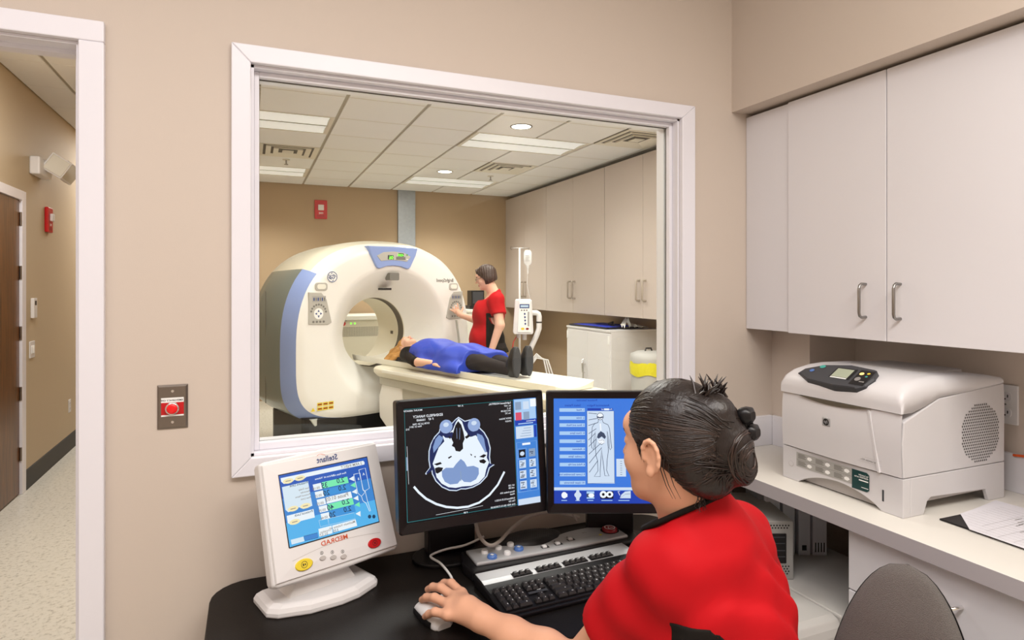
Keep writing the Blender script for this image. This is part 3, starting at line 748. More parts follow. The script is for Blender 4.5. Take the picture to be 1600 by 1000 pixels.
# ================================================================== desk
DZ = .73
t = thing('desk', 'black desk with rounded back corners under the observation window', 'desk', (.645, 1.59, 0))
n = 6; r = .10; hx0, hx1, y0, y1 = -.745, .70, -.31, .30
top = [(hx0, y0)]+[(hx1-.16+.16*math.sin(PI/2*k/n), y0+.16-.16*math.cos(PI/2*k/n)) for k in range(n+1)]+[(hx1-r+r*math.cos(PI/2*k/n), y1-r+r*math.sin(PI/2*k/n)) for k in range(n+1)]+[(hx0+r-r*math.sin(PI/2*k/n), y1-r+r*math.cos(PI/2*k/n)) for k in range(n+1)]
MB().prism(top, 'z', DZ-.03, DZ, 'desk_black').build('top', t, bevel=.004)
for x in (-.66, .56): bx('leg_panel', t, 'desk_black', x, x+.03, -.2, .26, 0, DZ-.03)
bx('modesty_panel', t, 'desk_black', -.63, .56, .2, .22, .3, DZ-.03)
bx('keyboard_shelf', t, 'desk_black', -.2, .55, -.36, -.31, DZ-.055, DZ-.03, .003)

# ================================================================== monitors: local x right, front -y
def monitor(loc, rz, tilt, label, feat, sb=.195):
    t = thing('monitor', label, 'monitor', loc, rz, group='black desktop monitors')
    w, h = .437, .346
    MB().prism([(.125*math.cos(2*PI*k/28), .083*math.sin(2*PI*k/28)) for k in range(28)], 'z', 0, .012, 'plastic_black').build('base', t, bevel=.004, loc=(0, sb-.0, 0))
    bx('stand', t, 'plastic_black', -.075, .075, sb, sb+.05, .01, .36, .006); bx('mount_arm', t, 'plastic_black', -.05, .05, .065, sb, .29, .36, .004)
    hd = (t, Matrix.Translation((0, 0, .17)) @ Matrix.Rotation(-tilt, 4, 'X'))
    # bezel as a frame, shell behind
    b = .021; mb = MB()
    O = rrect(w, h, .008, 3, 0, h/2); I = rrect(w-2*b, h-2*b-.006, .001, 3, 0, h/2+.003); N = len(O)
    mb.loft([[(x, y, z) for x, z in R] for R, y in ((O, .02), (O, -.012), ([(x*.985, h/2+(z-h/2)*.985) for x, z in O], -.016), (I, -.013), (I, -.006))], 'plastic_black', smooth=False, cap0=False, cap1=False)
    mb.build('bezel', hd, recalc=True)
    mb = MB(); mb.loft([[(x*s, y, h/2+(z-h/2)*s) for x, z in O] for s, y in ((1, .0), (.97, .03), (.75, .06))], 'plastic_black_soft', smooth=False); mb.build('back_shell', hd)
    sw, sh = w-2*b, h-2*b-.006
    f = Flat((-sw/2, -.0075, b+.006), (1, 0, 0), (0, 0, 1), .0002)
    feat(f, sw, sh)
    f.build('screen', hd)
    return t
def scan_screen(f, W, H):
    q = homog([(105, 185), (825, 115), (860, 700), (130, 825)])
    def M(pts): return [(lambda a: (a[0]*W, a[1]*H))(q(x, y)) for x, y in pts]
    f.rect(0, W, 0, H, 's_black', 1)
    f.stroke([(.003, .003), (W-.003-.07, .003), (W-.073, H-.003), (.003, H-.003)], .0012, 's_teal', 2, closed=True)
    skull = [(405, 228), (440, 250), (475, 240), (505, 248), (520, 285), (548, 312), (570, 350), (583, 400), (580, 450), (585, 488), (606, 494), (580, 512), (566, 560), (530, 600), (490, 622), (450, 632), (425, 632), (400, 642), (360, 640), (320, 622), (285, 588), (265, 548), (262, 528), (232, 552), (228, 545), (252, 512), (245, 470), (245, 420), (255, 380), (275, 340), (300, 312), (308, 275), (335, 255), (370, 262), (390, 240)]
    f.poly(M(skull), 's_pale', 2)
    ins = [(407+(x-407)*.965, 440+(y-440)*.97) for x, y in skull]; f.poly(M(ins), 's_navy', 3)
    bone = [(405, 236), (425, 255), (440, 300), (470, 340), (500, 330), (540, 370), (565, 420), (562, 455), (575, 480), (560, 520), (552, 560), (520, 595), (480, 612), (430, 616), (395, 624), (355, 620), (318, 600), (290, 565), (280, 520), (268, 490), (285, 440), (300, 400), (330, 365), (320, 335), (345, 330), (375, 300), (390, 260)]
    f.poly(M(bone), 's_bone', 4)
    f.poly(M([(505, 318), (535, 330), (560, 375), (570, 420), (552, 425), (530, 385), (510, 350)]), 's_brain', 5); f.poly(M([(300, 330), (325, 345), (310, 380), (288, 410), (272, 430), (268, 395), (280, 355)]), 's_brain', 5)
    f.poly(M([(545, 345), (562, 370), (574, 410), (572, 440), (560, 420), (552, 385)]), 's_navy', 6); f.poly(M([(283, 345), (276, 372), (264, 410), (258, 440), (252, 425), (258, 385), (270, 355)]), 's_navy', 6)
    for c in ((338, 283), (490, 272)):
        p = M([c])[0]; f.ell(p[0], p[1], .0185, .0185, 's_eye', 5); f.ell(p[0], p[1]+.005, .008, .006, 's_pale', 6)
    f.poly(M([(303, 313), (340, 322), (372, 312), (385, 330), (372, 348), (335, 345)]), 's_navy', 5); f.poly(M([(455, 300), (480, 312), (515, 300), (518, 318), (480, 338), (455, 330)]), 's_navy', 5)
    f.poly(M([(403, 252), (420, 272), (432, 310), (440, 350), (430, 375), (432, 405), (415, 422), (392, 418), (385, 398), (370, 390), (378, 372), (368, 350), (378, 312), (388, 275)]), 's_black', 6)
    for a, b in (((395, 290), (398, 350)), ((413, 290), (412, 355))): f.stroke(M([a, b]), .001, 's_eye', 7)
    for bl in ([(520, 470), (545, 462), (560, 475), (548, 488), (525, 482)], [(520, 450), (545, 435), (560, 440), (545, 455)], [(275, 492), (310, 480), (318, 490), (290, 500)], [(280, 515), (300, 508), (325, 512), (318, 530), (295, 545), (285, 540)], [(350, 455), (368, 445), (372, 450), (355, 462)], [(470, 432), (482, 438), (478, 446)], [(492, 448), (502, 445), (500, 456)], [(440, 340), (462, 325), (470, 335), (450, 350)], [(362, 355), (350, 340), (362, 335)]):
        f.poly(M(bl), 's_black', 6)
    lobe = [(420, 462), (440, 478), (455, 505), (490, 500), (518, 512), (520, 545), (505, 575), (475, 592), (440, 590), (424, 575), (405, 600), (365, 605), (335, 590), (320, 560), (318, 530), (340, 512), (380, 512), (395, 490)]
    f.poly(M(lobe), 's_brain', 6); f.stroke(M([(420, 530), (422, 560), (422, 585)]), .0022, 's_grey', 7)
    arc = [(168, 618), (195, 650), (235, 685), (290, 714), (345, 730), (405, 735), (465, 728), (525, 705), (580, 662), (625, 605), (660, 532)]
    f.stroke(M(arc), .0058, 's_bone', 3)
    f.stroke(M([(290, 775), (460, 742), (545, 722)]), .0008, 's_white', 3); f.stroke(M([(128, 395), (140, 605)]), .0008, 's_white', 3); f.rect(*[M([(124, 455), (134, 530)])[k][0] for k in (0, 1)], M([(129, 530)])[0][1], M([(129, 455)])[0][1], 's_grey', 3)
    def T(s, x, y, sz, m='s_white'):
        p = M([(x, y)])[0]; f.text(s, p[0], p[1], sz, m, 3)
    T('MOUNT ARRATIA', 208, 196, .0065); T('EDENFIELD NANCY', 320, 222, .0095); T('F 47   166660', 270, 246, .0085); T('DOB: Jul 20 1964', 248, 268, .0065); T('Nov 21 2011', 206, 286, .0065); T('512', 140, 305, .0065)
    T('A 147', 430, 170, .0065); T('F 89', 462, 764, .0065); T('LightSpeed HOSPITAL', 690, 150, .0075); T('Ex: 1037', 690, 166, .006); T('Se: 2', 690, 180, .006); T('SN S165.00', 690, 194, .0065); T('Im: 5C', 690, 208, .0065); T('DFOV 24.2cm', 694, 236, .0065); T('STND/I', 694, 252, .006)
    for s, x, y in (('kV 120', 716, 610), ('mA 80', 716, 624), ('Noise Index: 0.0-', 718, 645), ('Head', 718, 659), ('5.000mm/15.75 0.525:1', 720, 682), ('Tilt: 0.0', 722, 697), ('0.4s /HE+ 00:13:17.09/20.00', 722, 716), ('W 350 L:40', 722, 732)): T(s, x, y, .0066)
    # tool column
    f.rect(W-.072, W, 0, H, 's_blue', 3); f.rect(W-.070, W-.002, H*.80, H-.002, 's_lblue', 4)
    for i, (c, m) in enumerate((((.04, .93), 's_grey'), ((.40, .93), 's_pale'), ((.73, .95), 's_white'), ((.04, .83), 's_red'), ((.40, .83), 's_grey'))): f.rect(W-.070+.07*c[0], W-.070+.07*c[0]+.019, H*(c[1]-.035), H*(c[1]+.04), m, 5)
    f.rect(W-.070, W, H*.745, H*.795, 's_dblue', 4); f.text('Annotations', W-.004, H*.775, .006, 's_white', 5); f.rect(W-.060, W-.012, H*.755, H*.765, 's_lblue', 5)
    f.rect(W-.068, W-.012, H*.62, H*.735, 's_pale', 4); f.rect(W-.010, W-.002, H*.62, H*.735, 's_dblue', 4)
    for k in range(4): f.rect(W-.055+.004*k, W-.02, H*(.64+.024*k), H*(.645+.024*k), 's_grey', 5)
    f.stroke([(W-.068, H*.12), (W-.004, H*.12), (W-.004, H*.585), (W-.068, H*.585)], .0008, 's_lblue', 4, closed=True); f.rect(W-.050, W-.024, H*.555, H*.575, 's_white', 5)
    for r in range(4):
        for c in range(2):
            u0 = W-.062+.032*c; v0 = H*(.44-.098*r); f.rect(u0, u0+.021, v0, v0+H*.075, ['s_black', 's_pale'][(r+c) % 2 if r == 0 else 1] if r else ('s_black' if c == 0 else 's_grey'), 5)
            if r == 0 and c == 0: f.ell(u0+.0105, v0+.011, .007, .006, 's_pale', 6); f.stroke([(u0-.003, v0-.003), (u0+.024, v0-.003), (u0+.024, v0+H*.075+.003), (u0-.003, v0+H*.075+.003)], .0008, 's_lblue', 6, closed=True)
            else:
                for k in range(4): f.rect(u0+.002+.003*((k*7+r*3+c) % 3), u0+.010+.002*((k*5+r) % 4), v0+.003+.0045*k, v0+.0055+.0045*k, ['s_line', 's_grey', 's_black'][(k+r+c) % 3], 6)
            f.rect(u0+.002, u0+.02, v0-.005, v0-.0035, 's_dblue', 5)
    f.rect(W-.070, W, 0, H*.055, 's_pale', 5)
monitor((.572, 1.615, DZ), math.radians(2), math.radians(6), 'black monitor showing a head scan slice, left of the two', scan_screen)
def body_screen(f, W, H):
    X = lambda x: (x-85)*.000367
    Y = lambda y: H-(y-92)*H/(912-92)
    f.rect(0, W, 0, H, 's_blue2', 1); f.rect(0, W, Y(912), Y(815), 's_dblue', 2); f.rect(0, W, Y(810), Y(788), 's_pale', 2)
    f.text('Protocol Selection', X(430), Y(115), .008, 's_dblue', 2); f.text('Select Patient', X(300), Y(155), .0085, 's_dblue', 2); f.text('Anatomical Region', X(525), Y(155), .0085, 's_dblue', 2)
    names = ['Head', 'Orbit', 'Sinus and Neck', 'Chest Spine', 'Chest', 'Abdomen', 'Lumbar Spine', 'Pelvis and Hip', 'Lower Extremities long', 'Upper Extremity']
    for k, y in enumerate((184, 247, 303, 366, 429, 491, 548, 611, 688, 752)):
        f.rect(X(131), X(331), Y(y+14), Y(y-14), 's_lblue', 2); f.text('%d. %s' % (k+1, names[k]), X(328), Y(y+6), .0072, 's_dblue', 3)
    f.rect(X(348), X(560), Y(758), Y(192), 's_pale', 2); f.stroke([(X(348), Y(758)), (X(560), Y(752)), (X(560), Y(192)), (X(348), Y(192))], .0009, 's_line', 3, closed=True)
    f.rect(X(352), X(552), Y(188), Y(170), 's_dblue', 2); f.rect(X(484), X(522), Y(186), Y(172), 's_white', 3); f.text('Anatomical', X(548), Y(184), .007, 's_pale', 3)
    sk = lambda p, closed=False, w=.0008, m='s_line': f.stroke([(X(a), Y(b)) for a, b in p], w*1.9, m, 4, closed)
    hp = [(452+25*math.cos(2*PI*k/20), 234+27*math.sin(2*PI*k/20)) for k in range(20)]; f.poly([(X(a), Y(b)) for a, b in hp], 's_white', 3); sk(hp, True); sk([(428, 238), (450, 246), (474, 238)], w=.002)
    sk([(438, 258), (436, 280), (405, 294), (388, 320), (384, 380), (378, 430), (384, 480), (396, 498), (402, 470), (400, 420), (412, 350), (418, 420), (412, 470), (416, 540), (428, 580), (430, 660), (400, 704), (448, 704), (448, 650), (455, 560), (460, 480), (468, 560), (478, 650), (484, 698), (516, 700), (498, 655), (504, 570), (514, 500), (508, 430), (506, 350), (518, 420), (520, 480), (528, 496), (540, 480), (532, 420), (525, 330), (512, 300), (474, 282), (468, 260)])
    sk([(452, 290), (456, 345)], w=.002, m='s_white'); f.poly([(X(a), Y(b)) for a, b in [(425, 400), (432, 372), (455, 350), (482, 366), (496, 395), (486, 412), (462, 392), (438, 408)]], 's_line', 5)
    f.poly([(X(a), Y(b)) for a, b in [(432, 420), (460, 408), (484, 420), (490, 440), (462, 452), (436, 445)]], 's_white', 4)
    sk([(436, 440), (460, 456), (486, 438)]); sk([(440, 425), (470, 418), (484, 430)])
    for a, b in (((360, 208), (426, 214)), ((360, 262), (428, 250)), ((358, 306), (430, 284)), ((360, 370), (420, 330)), ((358, 420), (412, 366)), ((360, 470), (420, 410)), ((360, 530), (460, 440)), ((362, 600), (462, 478)), ((362, 672), (430, 580))): sk([a, b])
    f.rect(X(575), X(650), Y(704), Y(566), 's_pale', 2)
    for k in range(7): f.rect(X(605), X(620), Y(690-17*k), Y(687-17*k), 's_line', 3)
    for k, x in enumerate((135, 245, 340, 447, 580)):
        w = (60, 52, 60, 102, 102)[k]; f.rect(X(x), X(x+w), Y(875), Y(818), 's_dblue' if k < 2 else ('s_line' if k == 2 else 's_black' if k == 3 else 's_dblue'), 3)
        cx = X(x+w/2)
        if k == 0: f.ell(cx, Y(848), .008, .009, 's_white', 4); f.rect(X(178), X(190), Y(862), Y(836), 's_white', 4)
        if k == 1: f.ell(cx, Y(848), .006, .016, 's_pale', 4); f.ell(cx, Y(846), .010, .008, 's_pale', 5)
        if k == 2: f.rect(X(340), X(400), Y(836), Y(818), 's_lblue', 4); f.rect(X(340), X(400), Y(875), Y(864), 's_lblue', 4); f.ell(X(376), Y(850), .0085, .006, 's_white', 5)
        if k == 3: f.ell(X(470), Y(842), .010, .010, 's_white', 4); f.ell(X(520), Y(842), .010, .009, 's_white', 4); f.ell(X(470), Y(842), .004, .004, 's_black', 5); f.ell(X(520), Y(842), .004, .004, 's_black', 5)
        if k == 4: f.poly([(X(600), Y(872)), (X(684), Y(872)), (X(684), Y(815)), (X(640), Y(820)), (X(610), Y(845))], 's_pale', 4); sk([(605, 868), (640, 840), (682, 838)]); sk([(600, 850), (585, 818), (600, 818)], m='s_white')
        f.rect(X(x+8), X(x+w-8), Y(892), Y(886), 's_lblue', 3)
    f.rect(W-.022, W-.004, Y(872), Y(830), 's_white', 3)
RM = V(.783, 1.60, 0)+V(.9217, -.388, 0)*.2185
monitor((RM.x, RM.y+.004, DZ), -YAW, math.radians(4), 'black monitor showing a line drawing of a human body', body_screen, .22)

# ================================================================== injector display (white tilted touch panel)
psi = math.radians(20); tau = math.radians(22)
t = thing('injector_display', 'white tilted touch screen unit with yellow and red keys', 'display', (.165, 1.725, DZ), psi)
# base: rounded wedge plate and neck
bp = [(-.145, .07), (-.15, -.03), (-.13, -.055), (-.06, -.088), (.02, -.10), (.07, -.097), (.135, -.072), (.145, -.06), (.135, .06), (.12, .075)]
mb = MB(); mb.loft([[(x*s, y*s, z) for x, y in bp] for s, z in ((1, 0), (1, .012), (.96, .022), (.86, .030))], 'plastic_white', smooth=False); mb.build('base', t, bevel=.004)
mb = MB(); mb.loft([[(x*w, y+d, z) for x, y in rrect(1, .09, .02, 3)] for w, d, z in ((.20, .01, .02), (.15, .015, .06), (.15, .04, .14), (.17, .07, .22))], 'plastic_white', smooth=True); mb.build('neck', t)
off = Matrix.Rotation(-psi, 3, 'Z') @ (V(.2125, 1.680, .8145)-V(.165, 1.725, DZ)); hd = (t, Matrix.Translation(off) @ Matrix.Rotation(-tau, 4, 'X'))
w, h = .352, .295
O = [(-w/2-.002, 0), (-w/2+.006, h), (-w/2+.02, h+.004), (0, h+.010), (w/2-.02, h+.004), (w/2-.006, h), (w/2+.002, 0), (w/2-.01, -.006), (0, -.010), (-w/2+.01, -.006)]
mb = MB(); mb.loft([[(x*s, y, h/2+(z-h/2)*s) for x, z in O] for s, y in ((.86, .055), (.98, .035), (1, .02), (1, -.004), (.98, -.012))], 'plastic_white', smooth=False, cap1=True); mb.build('shell', hd, bevel=.004)
sx0, sx1, sz0, sz1 = -.128, .128, .078, .258
# sloping bezel ring
A = [(-.172, .004), (.172, .004), (.166, h-.004), (-.166, h-.004)]; B = [(sx0-.004, .030), (sx1+.004, .030), (sx1+.004, sz1+.004), (sx0-.004, sz1+.004)]
mb = MB(); mb.loft([[(x, -.0125, z) for x, z in A], [(x*.985, -.018, h/2+(z-h/2)*.985) for x, z in A], [(x, -.0195, z) for x, z in B]], 'plastic_white', smooth=False, cap0=False, cap1=True); mb.build('bezel', hd)
f = Flat((0, -.0196, 0), (1, 0, 0), (0, 0, 1), .0002); W = sx1-sx0; H = sz1-sz0
q = homog([(100, 285), (925, 125), (1035, 745), (200, 978)])
def M(pts): return [(lambda a: (sx0+a[0]*W, sz0+a[1]*H))(q(x, y)) for x, y in pts]
def Rq(x0, y0, x1, y1, x2, y2, x3, y3, m, l): f.poly(M([(x0, y0), (x1, y1), (x2, y2), (x3, y3)]), m, l)
for k in range(6): f.rect(sx0, sx1, sz0+H*k/6, sz0+H*(k+1)/6, ['i_low', 'i_low', 'i_mid', 'i_mid', 'i_top', 'i_top'][k], 1)
f.stroke([(sx0, sz0), (sx1, sz0), (sx1, sz1), (sx0, sz1)], .003, 'black_print', 2, closed=True)
f.poly(M([(120, 312), (890, 162), (902, 178), (900, 198), (360, 305), (330, 330), (290, 340), (250, 330), (220, 355), (150, 368), (125, 345)]), 'i_white', 3)
f.poly(M([(132, 398), (375, 345), (415, 580), (370, 600), (330, 610), (290, 592), (250, 620), (190, 638), (165, 615)]), 'i_pale', 3)
f.poly(M([(176, 672), (425, 612), (437, 692), (310, 722), (280, 745), (215, 758), (185, 740)]), 'i_white', 3)
for x, y in ((190, 340), (300, 315), (235, 605), (350, 580), (250, 730)): p = M([(x, y)])[0]; f.ell(p[0], p[1], .014, .0065, 'i_cream', 4); f.rect(p[0]-.007, p[0]+.007, p[1]-.001, p[1]+.001, 'grey_print', 5)
rows = [(380, 320, 'i_green', '2.0', '35'), (452, 392, 'i_blue', '2.0', '20'), (525, 462, 'i_white', 'Pause 01:05', ''), (590, 525, 'i_green', '2.0', '40'), (660, 595, 'i_blue', '2.0', '20')]
for k, (yl, yr, m, a, b) in enumerate(rows):
    x0 = 500+18*k; x1 = 740+16*k
    f.poly(M([(x0, yl-20), (x1, yr-10), (x1+14, yr+50), (x0+12, yl+40)]), m, 3); f.poly(M([(x0-82, yl), (x0-6, yl-16), (x0+8, yl+42), (x0-68, yl+58)]), 'i_white', 3)
    f.stroke(M([(x0, yl-20), (x0+12, yl+40)]), .0008, 'i_ink', 4)
    if b: p = M([(x1-24, yr+38)])[0]; f.text(a, p[0], p[1], .019, 'i_ink', 4); p = M([(x0+62, yl+25)])[0]; f.text(b, p[0], p[1], .019, 'i_ink', 4)
    else: p = M([(x1-20, yr+32)])[0]; f.text(a, p[0], p[1], .014, 'grey_print', 4)
    p = M([(x0-14, yl+38)])[0]; f.text('00:%02d' % (18+k*7), p[0], p[1], .009, 'grey_print', 4)
    tx = 800+13*k; ty = 305+62*k
    f.poly(M([(tx-45, ty+28), (tx, ty), (tx+6, ty+50)]), 'i_white' if k % 3 != 1 else 'i_green', 3)
f.poly(M([(815, 665), (860, 640), (862, 692)]), 'i_white', 3)
for x, y, s in ((512, 322, 'Volume'), (622, 300, 'Volume ml'), (732, 280, 'Flow Rate ml/s')): p = M([(x, y)])[0]; f.text(s, p[0], p[1], .007, 'i_white', 4)
for pts in ([(475, 722), (555, 705), (565, 765), (488, 782)], [(560, 705), (800, 655), (812, 712), (572, 765)]): f.stroke(M(pts), .0007, 'i_pale', 3, closed=True)
f.poly(M([(598, 772), (815, 718), (830, 780), (606, 840)]), 'i_white', 3); f.poly(M([(470, 802), (592, 772), (600, 845), (480, 875)]), 'i_white', 3)
p = M([(812, 748)])[0]; f.text('Maximum Volume ml', p[0], p[1], .0085, 'grey_print', 4); p = M([(660, 828)])[0]; f.text('115', p[0], p[1], .011, 'i_ink', 4); p = M([(585, 820)])[0]; f.text('Duration', p[0], p[1], .008, 'grey_print', 4); p = M([(560, 858)])[0]; f.text('01:57', p[0], p[1], .010, 'grey_print', 4)
f.poly(M([(335, 868), (460, 838), (468, 885), (345, 912)]), 'i_mid', 3); f.poly(M([(212, 900), (330, 872), (340, 915), (222, 945)]), 'i_pale', 3); f.stroke(M([(335, 868), (460, 838), (468, 885), (345, 912)]), .0008, 'i_ink', 4, closed=True)
p = M([(880, 195)])[0]; f.text('2 ARM INJECT', p[0], p[1], .0105, 'grey_print', 4); p = M([(375, 365)])[0]; f.text('Pressure Limit', p[0], p[1], .0085, 'i_ink', 4); p = M([(420, 640)])[0]; f.text('Protocol Lock', p[0], p[1], .0085, 'i_ink', 4)
for k, y in enumerate((415, 445, 475, 505)): p = M([(385+k*6, y)])[0]; f.text(['Scan Delay', 'Reminder', 'Protocol Name', 'Flow Limit'][k], p[0], p[1], .0065, 'grey_print', 4)
for pts in ([(848, 248), (908, 232), (945, 425), (905, 450), (888, 440), (848, 248)], [(800, 290), (858, 278), (885, 440), (905, 460), (890, 480), (870, 500), (838, 470), (800, 290)], [(905, 450), (925, 540), (955, 640), (945, 645), (910, 560)], [(870, 500), (885, 545), (915, 568)]): f.stroke(M(pts), .0014, 'i_white', 4)
p = M([(895, 300)])[0]; f.text('A', p[0]+.003, p[1], .010, 'i_white', 4); p = M([(845, 345)])[0]; f.text('B', p[0]+.003, p[1], .009, 'i_pale', 4)
for x in (945, 985): p = M([(x, 695)])[0]; f.ell(p[0], p[1], .005, .005, 'i_ink', 4)
f.text('Stellant', .040, sz1+.0105, .0215, 'blue_print', 3, sx=.95); f.stroke([(-.018+.006*k, sz1+.030+.003*math.sin(k)) for k in range(5)], .001, 'orange_print', 3)
f.text('MEDRAD', .030, .060, .0165, 'orange_print', 3, sx=1.15)
f.stroke([(-.125+.25*k/16, .050+.012*math.sin(PI*k/16)-.004*(1-k/16)) for k in range(17)], .0009, 'printer_grey', 2)
plab(f.build('screen', hd), 'blue injector protocol screen with mirrored figures')
def key(u, v, ru, rv, m, mark):
    k = MB(); k.loft([[(u+ru*s*math.cos(2*PI*i/24), y, v+rv*s*math.sin(2*PI*i/24)) for i in range(24)] for s, y in ((1, -.019), (1, -.0215), (.9, -.0225))], m); o = k.build('key', hd)
    f2 = Flat((u, -.0227, v), (1, 0, 0), (0, 0, 1), .0001); f2.stroke([(rv*.55*math.cos(2*PI*i/16), rv*.55*math.sin(2*PI*i/16)) for i in range(16)], .0012, 'black_print', 1, closed=True)
    if mark == 'x': f2.stroke([(-.003, -.003), (.003, .003)], .0014, 'black_print', 2); f2.stroke([(-.003, .003), (.003, -.003)], .0014, 'black_print', 2)
    if mark == 'i': f2.rect(-.004, -.001, -.003, .003, 'black_print', 2); f2.rect(.001, .004, -.002, .002, 'black_print', 2)
    if mark: f2.build('symbol', o)
key(-.098, .030, .023, .014, 'yellow_plastic', 'i'); key(.102, .028, .020, .0125, 'red_plastic', 'x')
for u, v in ((-.048, .0315), (-.020, .0255), (.008, .0195)): key(u, v, .0085, .0055, 'printer_grey', '')
f = Flat((0, -.0196, 0), (1, 0, 0), (0, 0, 1)); 
for u, v in ((-.048, .044), (-.020, .038), (.008, .032)): f.stroke([(u+.004*math.cos(2*PI*i/12), v+.004*math.sin(2*PI*i/12)) for i in range(12)], .001, 'black_print', closed=True); f.rect(u-.001, u+.001, v-.002, v+.002, 'black_print', 2)
f.build('key_marks', hd)

# ================================================================== console bar with speaker
t = thing('scan_control_box', 'black and silver scan control box with intercom speaker behind the keyboard', 'control box', (.585, 1.64, DZ), math.radians(.5))
def yb(x): return .095-.050*math.exp(-((x-.215)/.085)**2)
N = 36; L = .505
front = [(L*k/N, .006*math.sin(PI*k/N)*-1) for k in range(N+1)]
back = [(L*k/N, yb(L*k/N)+(.01 if k > N*.6 else 0)) for k in range(N+1)]
def outl(ins):
    pts = [(x, y+ins) for x, y in front]+[(L-.0, .0+ins)]+[(x, y-ins) for x, y in back[::-1]]
    return [(min(max(x, ins), L-ins), y) for x, y in pts]
mb = MB(); mb.prism([(-.02, -.02), (L+.03, -.02), (L+.045, .03), (L+.03, .12), (L*.75, .165), (L*.25, .165), (-.01, .115), (-.03, .04)], 'z', 0, .031, 'plastic_black'); mb.build('case', t, bevel=.006)
mb = MB(); mb.prism([(x, y+.006) for x, y in outl(.0)], 'z', .030, .040, 'silver'); mb.build('silver_fascia', t, bevel=.004)
mb = MB(); mb.loft([[(.215+r*1.25*math.cos(2*PI*k/28), .115+r*.55*math.sin(2*PI*k/28), z) for k in range(28)] for r, z in ((.090, .028), (.082, .042), (.06, .050), (.02, .053))], 'plastic_black_soft'); sp = mb.build('speaker', t)
f = Flat((.215, .115, .0535), (1, 0, 0), (0, 1, 0), .0006)
for i in range(-13, 14):
    for j in range(-6, 7):
        if (i/13)**2+(j/6)**2 < .95: f.ell(i*.0075+(.0037 if j % 2 else 0), j*.0066, .0016, .0014, 'dark_grey', n=6, l=1-14*((i/13)**2+(j/6)**2)**2)
f.build('speaker_grille', sp)
def rbut(x, y, r, m):
    MB().loft([[(x+rr*math.cos(2*PI*k/18), y+rr*math.sin(2*PI*k/18), z) for k in range(18)] for rr, z in ((r, .039), (r, .046), (r*.8, .0485))], m).build('button', t)
for x, y in ((.045, .062), (.093, .073), (.135, .080), (.103, .028)): rbut(x, y, .0105, 'plastic_white')
for x, y in ((.054, .024), (.146, .043)):
    rbut(x, y, .0145, 'blue_plastic')
f = Flat((0, 0, .0406), (1, 0, 0), (0, 1, 0), .0003)
for x, y in ((.054, .024), (.146, .043)): f.ell(x, y, .004, .006, 'white_print', 28); f.rect(x-.007, x+.007, y-.001, y+.001, 'white_print', 28)
for x, y in ((.225, .028), (.272, .032), (.322, .045)): f.rect(x-.012, x+.012, y-.009, y+.007, 'black_print'); f.stroke([(x-.004, y+.016), (x-.010, y+.016), (x-.010, y+.021)], .001, 'black_print'); f.ell(x-.002, y+.02, .003, .003, 'black_print', n=8)
f.text('Off', .395, .070, .012, 'grey_print'); f.ell(.425, .040, .0055, .0045, 'yellow_plastic'); f.rect(.36, .415, .040, .041, 'grey_print')
f.ell(.470, .058, .030, .029, 'black_print', 2); f.build('markings', t)['kind'] = 'stuff'
for x, y in ((.225, .028), (.272, .032), (.322, .045)): bx('slide_switch', t, 'plastic_white', x-.009, x+.004, y-.007, y+.005, .040, .046, .001)
rb = MB(); rb.loft([[(.470+r*math.cos(2*PI*k/26), .058+r*math.sin(2*PI*k/26), z) for k in range(26)] for r, z in ((.024, .040), (.024, .048), (.020, .0505))], 'red_dark'); rb = rb.build('stop_button', t)
f = Flat((.470, .058, .0508), (1, 0, 0), (0, 1, 0)); f.stroke([(.016*math.cos(2*PI*k/22), .016*math.sin(2*PI*k/22)) for k in range(22)], .003, 'white_print', closed=True); f.stroke([(-.009, -.007), (.009, -.007), (0, .010)], .0028, 'white_print', closed=True); f.build('symbol', rb)
bx('tray_lip', t, 'plastic_black', .02, .50, -.040, -.018, .004, .013, .003)

# ================================================================== keyboard (number pad on the left as in the picture)
t = thing('keyboard', 'black keyboard with a silver top strip on the desk', 'keyboard', (.570, 1.408, DZ), math.radians(2.5))
KL, KD = .492, .195
MB().prism([(0, 0), (KD, 0), (KD, .030), (.150, .030), (0, .014)], 'x', 0, KL, 'plastic_black').build('case', t, bevel=.004)
MB().prism([(.132, .0285), (.150, .0315), (KD, .032), (KD, .030), (.132, .027)], 'x', .004, KL-.004, 'silver').build('silver_strip', t)
bx('palm_edge', t, 'plastic_black', 0, KL, -.012, 0, .0, .010, .003)
slope = math.atan2(.016, .15)
def keycap(u, v, wu, wv, leg):
    w, d, hh = .019*wu-.0022, .0185*wv-.0022, .0085
    mb = MB(); mb.loft([[(x*s+w/2, y*s2+d/2+o2, z) for x, y in ((-w/2, -d/2), (w/2, -d/2), (w/2, d/2), (-w/2, d/2))] for s, s2, o2, z in ((1, 1, 0, 0), (.97, .97, 0, .003), (1-.006/w, 1-.006/d, .0012, hh))], 'plastic_black_soft', smooth=False)
    if leg:
        vs, fs = text_mesh(leg); sz = .0062 if len(leg) == 1 else .0042
        wd = max(x for x, y in vs)
        mb.add([(w*.62+wd*sz/2-x*sz, d*.42+y*sz, hh+.0002) for x, y in vs], fs, 'white_print')
    o = mb.build('key', t, recalc=False); o.location = (u, v, .0155+v*math.tan(slope)); o.rotation_euler = (slope, 0, 0)
c = .019; x0 = .012
yy = [.008+.0185*k for k in range(5)]
keycap(x0, yy[0], 1, 2, 'E'); keycap(x0+c, yy[0], 1, 1, '.'); keycap(x0+2*c, yy[0], 2, 1, '0')
for i, s in enumerate('321'): keycap(x0+c*(1+i), yy[1], 1, 1, s)
keycap(x0, yy[2], 1, 2, '+')
for i, s in enumerate('654'): keycap(x0+c*(1+i), yy[2], 1, 1, s)
